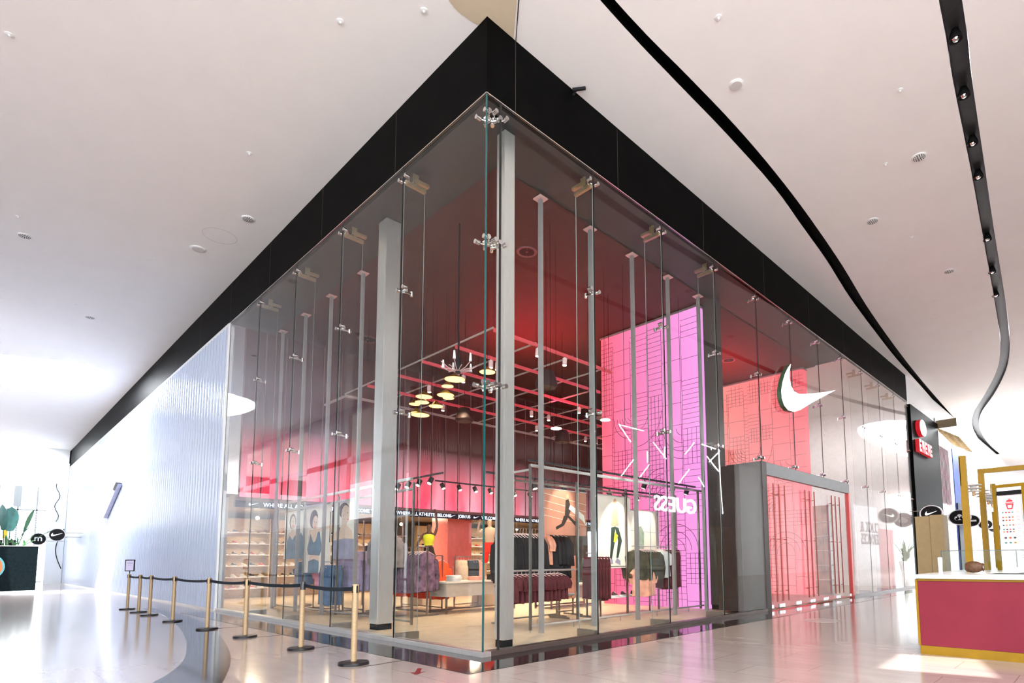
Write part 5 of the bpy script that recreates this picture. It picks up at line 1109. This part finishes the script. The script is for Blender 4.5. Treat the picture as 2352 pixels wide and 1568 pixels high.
g = garment('trousers', 'trousers', PEACH, 14, 'peach trousers behind the white mirrored panel in the right window', 'trousers', 'peach trousers in the right window'); row_of(g, (-3.1, 4.5, 1.45), (0, .08, 0), 5, .5)
rack((-3.1, 4.42), (-3.1, 4.95), 1.46, 'short clothes rack carrying the peach trousers')
g = garment('sweatshirt', 'jacket', OLIVE, 15, 'dark olive and brown jackets under the pale poster', 'jacket', 'olive jackets in the right window'); row_of(g, (-2.05, 6.0, 1.58), (0, .10, 0), 7, .5, jit=.2)
g = garment('shirt', 'peach_shirt', PEACH, 16, 'peach shirts hanging below the olive jackets', 'shirt', 'peach shirts under the olive jackets'); row_of(g, (-1.95, 6.1, 1.18), (0, .10, 0), 2, 1.0)
mb = MB(); mb.tube([(-2.05, 5.85, 1.585), (-2.05, 7.75, 1.585)], .012, 8); mb.tube([(-2.35, 4.6, 1.42), (-2.35, 5.4, 1.42)], .012, 8); mb.build('steel_tube', STEEL, **lab('thin steel tubes holding the jackets and maroon trousers', 'rail'))
g = garment('shirt', 'blouse', WHT, 17, 'pale blouses left of the dark maroon trousers near the portal', 'top', 'pale blouses near the portal'); row_of(g, (-2.05, 6.85, 1.58), (0, .06, 0), 3, .4)
g = garment('trousers', 'trousers', MAR, 18, 'dark maroon trousers beside the pink portal', 'trousers', 'dark maroon trousers beside the portal'); row_of(g, (-2.05, 7.10, 1.58), (0, .09, 0), 6, .3)
g = garment('shirt', 'maroon_shirt', MAR, 31, 'dark maroon shirts on the lower tube behind the right glass', 'shirt', 'maroon shirts on the lower tube'); row_of(g, (-2.3, 2.35, 1.06), (0, .11, 0), 13, 0.25, sz=.8)
# shelf with trainers
t = thing('display_shelf', 'thin pale shelf of trainers at the foot of the right window display', 'shelf', (-2.45, 5.9, .40))
MB().box((-2.75, 4.85, .395), (-2.25, 7.0, .42)).build('board', MARBLE, t)
mb = MB()
for y in (5.0, 6.85): mb.box((-2.72, y - .015, .012), (-2.69, y + .015, .395)); mb.box((-2.31, y - .015, .012), (-2.28, y + .015, .395))
mb.build('legs', STEELD, t)
def sneaker(m, label, group, loc, rz):
    t = thing('trainer', label, 'shoe', loc, rz, group)
    rows = []
    for (x, hw, z0, z1) in ((-.14, .030, .0, .03), (-.13, .036, 0, .032), (0, .038, 0, .03), (.10, .046, 0, .028), (.145, .030, .006, .026), (.155, .01, .01, .02)):
        rows.append([(x, -hw, z0), (x, hw, z0), (x, hw, z1), (x, -hw, z1)])
    MB().ring(rows).build('sole', WHITE, t, local=True)
    rows = []
    for (x, hw, z1) in ((-.135, .022, .10), (-.10, .034, .115), (-.03, .034, .105), (.04, .038, .075), (.10, .042, .055), (.145, .026, .035)):
        rows.append([(x, hw * math.cos(a), .026 + (z1 - .026) * max(0, math.sin(a)) ** .8) for a in [PI * k / 7 for k in range(8)]])
    MB().ring(rows).build('upper', m, t, smooth=True, local=True)
    mb = MB()
    for k in range(4): mb.box((-.02 + .022 * k, -.02, .10 - .012 * k), (-.012 + .022 * k, .02, .106 - .012 * k))
    mb.build('laces', WHITE, t, local=True)
    return t
SHD = cloth('shoe_brown', (0.10, 0.05, 0.05), .3); SHW = cloth('shoe_white', (0.75, 0.70, 0.68), .05); SHB = cloth('shoe_black', (0.02, 0.02, 0.02), .3); SHO = cloth('shoe_red', (0.65, 0.05, 0.03), .2)
s_ = sneaker(SHD, 'dark trainer on the pale shelf, left one', 'trainers on the window shelf', (-2.4, 5.62, .421), 1.9)
dup(s_, (-2.4, 5.95, .421), 1.9, 'dark trainer on the pale shelf, middle one'); dup(s_, (-2.4, 6.32, .421), 1.9, 'dark trainer on the pale shelf, right one behind the pole')
# left glass clothing
rackrow('sweatshirt', 'jacket', GREYC, 20, (-6.0, 2.05), (-6.75, 2.05), 1.95, 5, 'dark grey jackets hanging left of the left steel column', 'jacket', 'short steel rail with the dark grey jackets', s=.05)
rackrow('trousers', 'trousers', LIL, 21, (-7.3, 1.95), (-8.4, 1.95), 1.62, 9, 'lilac and brown trousers below the poster of the man', 'trousers', 'steel rail with the lilac trousers')
rackrow('shirt', 'shirt', PINKL, 22, (-8.6, 1.95), (-9.6, 1.95), 1.30, 9, 'rose shirts under the large poster of the woman', 'shirt', 'steel rail with the rose shirts')
rackrow('trousers', 'trousers', BLUEC, 23, (-7.0, 1.30), (-8.2, 1.30), 1.10, 2, 'dark blue trousers hanging low behind the second gold post', 'trousers', None) if False else None
g = garment('trousers', 'trousers', BLUEC, 24, 'dark blue trousers hanging low near the left glass', 'trousers', 'dark blue trousers near the left glass'); row_of(g, (-7.75, 1.42, 1.28), (-.12, 0, 0), 4, 1.3)
g = garment('shirt', 'shirt', BLUEC, 25, 'slate blue shirts below the leftmost poster', 'shirt', 'slate blue shirts below the leftmost poster'); row_of(g, (-10.2, 1.9, 1.42), (-.08, 0, 0), 7, 1.5)
rack((-10.1, 1.9), (-11.0, 1.9), 1.42, 'steel rail with the slate blue shirts')
mb = MB(); mb.tube([(-7.5, 1.42, 1.285), (-8.4, 1.42, 1.285)], .01, 6); mb.tube([(-7.5, 1.42, 1.28), (-7.5, 1.30, 1.28)], .01, 6); mb.build('steel_tube', STEEL, **lab('thin steel tube holding the dark blue trousers', 'rail'))

# ================================================================== TABLES
def table(x0, y0, x1, y1, h, label):
    t = thing('display_table', label, 'table', ((x0 + x1) / 2, (y0 + y1) / 2, 0.012))
    TB = mat('table_greige', (0.46, 0.40, 0.34), 0.5, noise=0.08)
    MB().box((x0, y0, h - .04), (x1, y1, h)).build('tabletop', mat('table_pale', (0.74, 0.68, 0.60), 0.4), t, bevel=.004)
    MB().box((x0 + .03, y0 + .03, h - .36), (x1 - .03, y1 - .03, h - .04)).build('drawer_box', TB, t)
    for x in (x0 + .05, x1 - .05):
        for y in (y0 + .05, y1 - .05): MB().box((x - .02, y - .02, 0.012), (x + .02, y + .02, h - .36)).build('leg', STEELD, t)
    mb = MB()
    for x in (x0 + .05, x1 - .05): mb.box((x - .02, y0 + .05, .05), (x + .02, y1 - .05, .09))
    mb.build('foot_rail', STEELD, t)
    return t
table(-6.3, 3.10, -5.5, 5.3, .78, 'greige display table with steel legs seen left of the corner glass edge')
table(-5.2, 5.6, -4.5, 7.6, .62, 'greige display table behind the black tops')
SHRD = [(-6.0, 3.5, SHW), (-5.9, 4.3, SHB), (-5.9, 4.8, SHW)]
def pile(x, y, z, m, n, label, group):
    g = None
    for k in range(n):
        zz = z + k * .035
        if g is None:
            mb = MB(); rows = []
            for q, s in ((0, .96), (.012, 1), (.024, 1), (.034, .94)): rows.append([(x + .17 * s * cx2, y + .13 * s * cy2, zz + q) for cx2, cy2 in ((-1, -.8), (-.85, -1), (.85, -1), (1, -.8), (1, .8), (.85, 1), (-.85, 1), (-1, .8))])
            g = mb.ring(rows).build('folded_shirt', m, label=label, category='folded shirt', group=group)
        else:
            o = g.copy(); COL.objects.link(o); o.location = (x + rnd.uniform(-.01, .01), y + rnd.uniform(-.01, .01), zz); o.rotation_euler.z = rnd.uniform(-.05, .05)
pile(-5.85, 3.55, .782, WHT, 4, 'white folded shirts piled on the nearer display table', 'white folded shirts')
pile(-5.85, 4.2, .782, PEACH, 3, 'peach folded shirts piled on the nearer display table', 'peach folded shirts')
pile(-5.85, 4.8, .782, BLK, 4, 'black folded shirts piled on the nearer display table', 'black folded shirts')
pile(-4.85, 6.2, .622, GREYC, 4, 'grey folded shirts piled on the farther display table', 'grey folded shirts')

# ================================================================== MANNEQUINS (skin modifier figures)
def figure(nodes, edges, root=0, sub=2):
    me = bpy.data.meshes.new('fig'); me.from_pydata([n[0] for n in nodes], edges, []); ob = bpy.data.objects.new('fig', me); COL.objects.link(ob)
    md = ob.modifiers.new('skin', 'SKIN'); md.use_smooth_shade = True
    for v, n in zip(me.skin_vertices[0].data, nodes): v.radius = (n[1], n[1] if len(n) < 3 else n[2])
    me.skin_vertices[0].data[root].use_root = True
    sb = ob.modifiers.new('sub', 'SUBSURF'); sb.levels = sub; sb.render_levels = sub
    dg = bpy.context.evaluated_depsgraph_get(); dg.update(); m2 = bpy.data.meshes.new_from_object(ob.evaluated_get(dg)); bpy.data.objects.remove(ob); return m2
def mannequin(loc, rz, skin, top, bottom, label, pose='raise', podium=0.0):
    t = thing('mannequin', label, 'mannequin', loc, rz)
    N_ = [((0, 0, .98), .12), ((0, 0, 1.15), .10), ((0, 0, 1.32), .125), ((0, 0, 1.45), .10), ((0, 0, 1.53), .045), ((0, .01, 1.60), .06), ((0, .015, 1.68), .078), ((0, .01, 1.75), .055),
          ((-.17, 0, 1.43), .05), ((.17, 0, 1.43), .05), ((-.09, 0, .90), .085), ((-.11, -.02, .50), .055), ((-.12, .03, .09), .036), ((-.12, -.10, .03), .028), ((.09, 0, .90), .085), ((.12, -.05, .50), .055), ((.14, .03, .09), .036), ((.14, -.10, .03), .028)]
    E_ = [(0, 1), (1, 2), (2, 3), (3, 4), (4, 5), (5, 6), (6, 7), (3, 8), (3, 9), (0, 10), (10, 11), (11, 12), (12, 13), (0, 14), (14, 15), (15, 16), (16, 17)]
    b = len(N_)
    if pose == 'raise':
        N_ += [((-.30, -.02, 1.22), .036), ((-.33, -.10, .98), .028), ((-.33, -.14, .90), .026), ((.24, -.02, 1.70), .038), ((.20, -.03, 1.97), .030), ((.18, -.03, 2.08), .026)]
    else:
        N_ += [((-.34, -.1, 1.35), .036), ((-.30, -.28, 1.55), .028), ((-.28, -.34, 1.62), .026), ((.34, .08, 1.22), .038), ((.28, -.14, 1.08), .030), ((.24, -.22, 1.06), .026)]
    E_ += [(8, b), (b, b + 1), (b + 1, b + 2), (9, b + 3), (b + 3, b + 4), (b + 4, b + 5)]
    me = figure(N_, E_); me.materials.clear(); me.materials.append(skin); body = bpy.data.objects.new('body', me); COL.objects.link(body); body.parent = t
    for h in (b + 2, b + 5):      # hands: five fingers each
        p = Vector(N_[h][0]); d = (p - Vector(N_[h - 1][0])).normalized(); s = d.cross(Vector((0, 1, 0))); s = s.normalized() if s.length > .1 else Vector((1, 0, 0))
        mb = MB(); mb.tube([p - d * .02, p + d * .06], .028, 8, radii=[.024, .032])
        for k in range(4): q = p + d * .055 + s * (k - 1.5) * .015; mb.tube([q, q + d * (.04 + .008 * (k in (1, 2))), q + d * .065 + Vector((0, -.015, 0))], .008, 6)
        q = p + d * .02 + s * .026; mb.tube([q, q + s * .02 + d * .02, q + s * .028 + d * .05], .009, 6); mb.build('hand', skin, t, smooth=True, local=True)
    rows = []
    for z, rx_, ry in ((1.12, .135, .10), (1.20, .13, .10), (1.30, .165, .125), (1.40, .175, .115), (1.455, .15, .09)): rows.append([(rx_ * math.cos(a), ry * math.sin(a), z) for a in [2 * PI * k / 20 for k in range(20)]])
    mb = MB(); mb.ring(rows)
    for s in (-1, 1): mb.tube([(s * .10, .06, 1.44), (s * .10, 0, 1.50), (s * .10, -.06, 1.44)], .018, 6)
    mb.build('tank_top', top, t, smooth=True, local=True)
    rows = []
    for z, rx_, ry in ((.80, .19, .125), (.90, .18, .125), (1.0, .155, .125), (1.08, .135, .11)): rows.append([(rx_ * math.cos(a), ry * math.sin(a), z) for a in [2 * PI * k / 20 for k in range(20)]])
    mb = MB(); mb.ring(rows)
    for s in (-1, 1): mb.tube([(s * .10, 0, .86), (s * .115, -.02, .62), (s * .12, -.02, .50 if pose != 'raise' else .14)], .09, 12, radii=[.105, .085, .075 if pose != 'raise' else .05])
    mb.build('leggings' if pose == 'raise' else 'shorts', bottom, t, smooth=True, local=True)
    return t
DSK = mat('mannequin_brown', (0.12, 0.05, 0.03), 0.4); TSK = mat('mannequin_tan', (0.55, 0.38, 0.26), 0.45)
mb = MB().box((-9.1, 4.2, 0.012), (-8.3, 5.0, .62)); mb.build('podium', mat('podium_pale', (0.6, 0.5, 0.4), 0.5), **lab('low pale podium under the mannequin in the yellow top', 'podium'))
mannequin((-8.7, 4.62, .62), 1.0, DSK, cloth('yellow_cloth', (0.75, 0.80, 0.04), .08), BLK, 'dark brown mannequin in a yellow sports top raising one arm')
MB().box((-7.35, 5.2, 0.012), (-6.65, 5.9, .72)).build('podium', mat('podium_pale', (0.6, 0.5, 0.4), 0.5), **lab('low pale podium under the mannequin in red shorts', 'podium'))
mannequin((-7.0, 5.55, .72), .9, TSK, TSK, cloth('red_cloth', (0.75, 0.03, 0.02), .15), 'tan mannequin in red shorts beside the steel corner column', 'run')
mannequin((-3.4, 11.2, .10), 1.4, TSK, CREAMC, BLK, 'pale mannequin seen between the portal and the entrance', 'run')
MB().box((-3.8, 10.8, 0.012), (-3.0, 11.6, .10)).build('podium', mat('podium_red', (0.6, 0.1, 0.08), 0.5), **lab('thin red podium near the entrance', 'podium'))

# ================================================================== WALL SHELVES AT THE REAR
def shelf_unit(x, y0, y1, label, zs, m=WOODL, depth=.4):
    t = thing('shoe_shelf', label, 'shelf', (x, (y0 + y1) / 2, 0.012))
    MB().box((x, y0, 0.012), (x + .03, y1, 2.9)).build('back_panel', m, t)
    for y in (y0, y1 - .03): MB().box((x + .03, y, 0.012), (x + depth, y + .03, 2.9)).build('side_panel', m, t)
    for z in zs: MB().box((x + .03, y0 + .03, z), (x + depth, y1 - .03, z + .025)).build('shelf_board', WOODL if m is not WOODL else MARBLE, t)
    return t
shv = [.35, .75, 1.15, 1.55, 1.95, 2.35]; protos = {}
for j, (y0, y1) in enumerate(((0.5, 3.0), (3.1, 5.6), (5.7, 7.6), (9.1, 11.6), (11.8, 14.3))):
    nm = ['nearest the frosted wall', 'behind the left posters', 'behind the raised arm mannequin', 'right of the coral pillar', 'behind the right window'][j]
    shelf_unit(-17.2, y0, y1, 'tall rear shelf of shoes ' + nm, shv)
    for z in shv:
        y = y0 + .18
        while y < y1 - .12:
            m = rnd.choice((SHW, SHB, SHW, SHO, SHD)); L_ = '%s trainer on the %s board of the shelf %s' % ({'shoe_white': 'white', 'shoe_black': 'black', 'shoe_red': 'red', 'shoe_brown': 'brown'}[m.name], ['lowest', 'second', 'third', 'fourth', 'fifth', 'top'][shv.index(z)], nm)
            loc = (-16.98, y, z + .026)
            if m.name not in protos: protos[m.name] = sneaker(m, L_, L_, loc, .3)
            else: dup(protos[m.name], loc, .3, L_, L_)
            y += .30
# warm lamps of the rear zone
for k, (x, y) in enumerate([(-14.5, 1.8), (-14.5, 4.4), (-14.5, 7.0), (-14.5, 10.2), (-14.5, 13.0), (-14.5, 15.5)]):
    t = thing('globe_lamp', 'small bright globe lamp under the low rear ceiling, %s from the left' % ORD_[k], 'lamp', (x, y, 2.75), 0, 'globe lamps of the rear area')
    MB().sphere((x, y, 2.75), .06).build('globe', LAMPW, t, smooth=True); MB().tube([(x, y, 2.80), (x, y, 3.1)], .008, 5).build('stem', BLACKM, t)
    area('rear_ceiling_light', (x, y, 3.05), 1.4, .5, 70, (1, .80, .55))
# duffel bags hanging on a shelf left of the yellow topped mannequin
t = thing('bag_shelf', 'steel shelf with dark duffel bags left of the mannequin', 'shelf', (-9.9, 4.0, .012))
for z in (1.42, 2.05): MB().box((-10.4, 3.3, z), (-9.9, 4.6, z + .03)).build('shelf_board', STEELD, t)
for y in (3.3, 4.57): MB().box((-10.15, y, .012), (-10.11, y + .03, 2.5)).build('upright', STEELD, t)
BAG = cloth('bag_navy', (0.015, 0.018, 0.035), .4)
b0 = None
for y in (3.62, 4.22):
    if b0 is None:
        b0 = thing('duffel_bag', 'dark navy duffel bag on the steel shelf, nearer the column', 'bag', (-10.15, y, 1.451)); mb = MB(); rows = []
        for k in range(9): f = -1 + k / 4; rr = .16 * (1 - abs(f) ** 4) ** .5 + .01; rows.append([(-10.15 + rr * math.cos(a), y + f * .27, 1.451 + .165 + rr * math.sin(a)) for a in [2 * PI * q / 16 for q in range(16)]])
        mb.ring(rows).build('bag_body', BAG, b0, smooth=True)
        mb = MB(); mb.tube([(-10.0, y - .15, 1.66), (-9.98, y - .1, 1.82), (-9.98, y + .1, 1.82), (-10.0, y + .15, 1.66)], .012, 6); mb.build('handle', mat('strap_white', (0.7, 0.7, 0.7), 0.6), b0)
    else: dup(b0, (-10.15, y, 1.451), label='dark navy duffel bag on the steel shelf, nearer the mannequin')
t = thing('display_cabinet', 'warm brown display cabinet seen through the right hand entrance doors', 'cabinet', (-1.7, 16.4, .012))
MB().box((-2.4, 15.6, .012), (-0.9, 15.66, 3.1)).build('back_panel', mat('cabinet_warm', (0.40, 0.20, 0.09), 0.4, noise=0.4, nscale=2), t)
for z in (.5, 1.0, 1.5, 2.0, 2.5): MB().box((-2.4, 15.40, z), (-0.9, 15.6, z + .03)).build('shelf_board', WOODL, t)
for x in (-2.4, -1.65, -0.94): MB().box((x, 15.38, .012), (x + .04, 15.6, 3.1)).build('side_panel', STEELD, t)
# purple lit back bar visible between portal and entrance
t = thing('cash_desk', 'dark grey cash desk glimpsed between the portal and the entrance doors', 'desk', (-3.6, 13.2, .012))
MB().box((-4.6, 12.4, .012), (-3.0, 12.9, 1.0)).build('desk_body', SLATEW, t); MB().box((-4.65, 12.35, 1.0), (-2.95, 12.95, 1.04)).build('desk_top', MARBLE, t)

# ================================================================== POTTED PLANTS DOWN THE MALL (mirrored) AND TOTEMS
def palm(x, y, label, h=2.0, s=1.0):
    t = thing('potted_palm', label, 'plant', (x, y, 0))
    MB().lathe([(0.01, 0), (.26 * s, 0), (.40 * s, .80 * s), (.36 * s, .80 * s), (.01, .76 * s)], (x, y, 0), 20).build('pot', WHITEG, t, smooth=True)
    mb = MB(); r = random.Random(int(x * 10))
    for k in range(40):
        a = r.uniform(0, 2 * PI); l = r.uniform(.3, .9) * s; leaf_mb(mb, (x, y, .8 * s), (x + l * math.cos(a), y + l * math.sin(a), .8 * s + r.uniform(.2, h - .9)), .05 * s, .12)
    mb.build('fronds', LEAFG, t)
palm(6.0, 46.0, 'potted palm in a white pot mirrored in the last panes of glass', 2.8, 1.2)
palm(6.6, 48.2, 'smaller potted palm mirrored in the last panes of glass', 1.6, .8)
def totem(x, y, w_, h, along, label):
    t = thing('sign_totem', label, 'sign', (x, y, 0)); fr = ((x, y, 0), along, (0, 0, 1))
    MB().prism([(-w_ / 2, 0), (w_ / 2, 0), (w_ / 2, h), (-w_ / 2, h)], fr, -.06, 0.0).build('white_board', mat('totem_white', (0.85, 0.9, 0.95), 0.4, emit=(0.8, 0.92, 1.0), estr=1.6), t)
    MB().prism([(-w_ * .3, h * .55), (w_ / 2, h * .55), (w_ / 2, h * .75), (-w_ * .3, h * .75)], fr, 0.0, .01).build('red_notice', RED, t)
    MB().prism([(-w_ / 2, h * .42), (w_ / 2, h * .42), (w_ / 2, h * .44), (-w_ / 2, h * .44)], fr, 0.0, .01).build('divider', BLACKM, t)
totem(-7.2, -5.2, 0.64, 2.38, (-1, 0, 0), 'lit white totem with a red notice, mirrored in the left corner pane')
totem(6.8, 9.68, 0.72, 2.36, (0, -1, 0), 'lit white totem with a red notice, mirrored in the right glass')
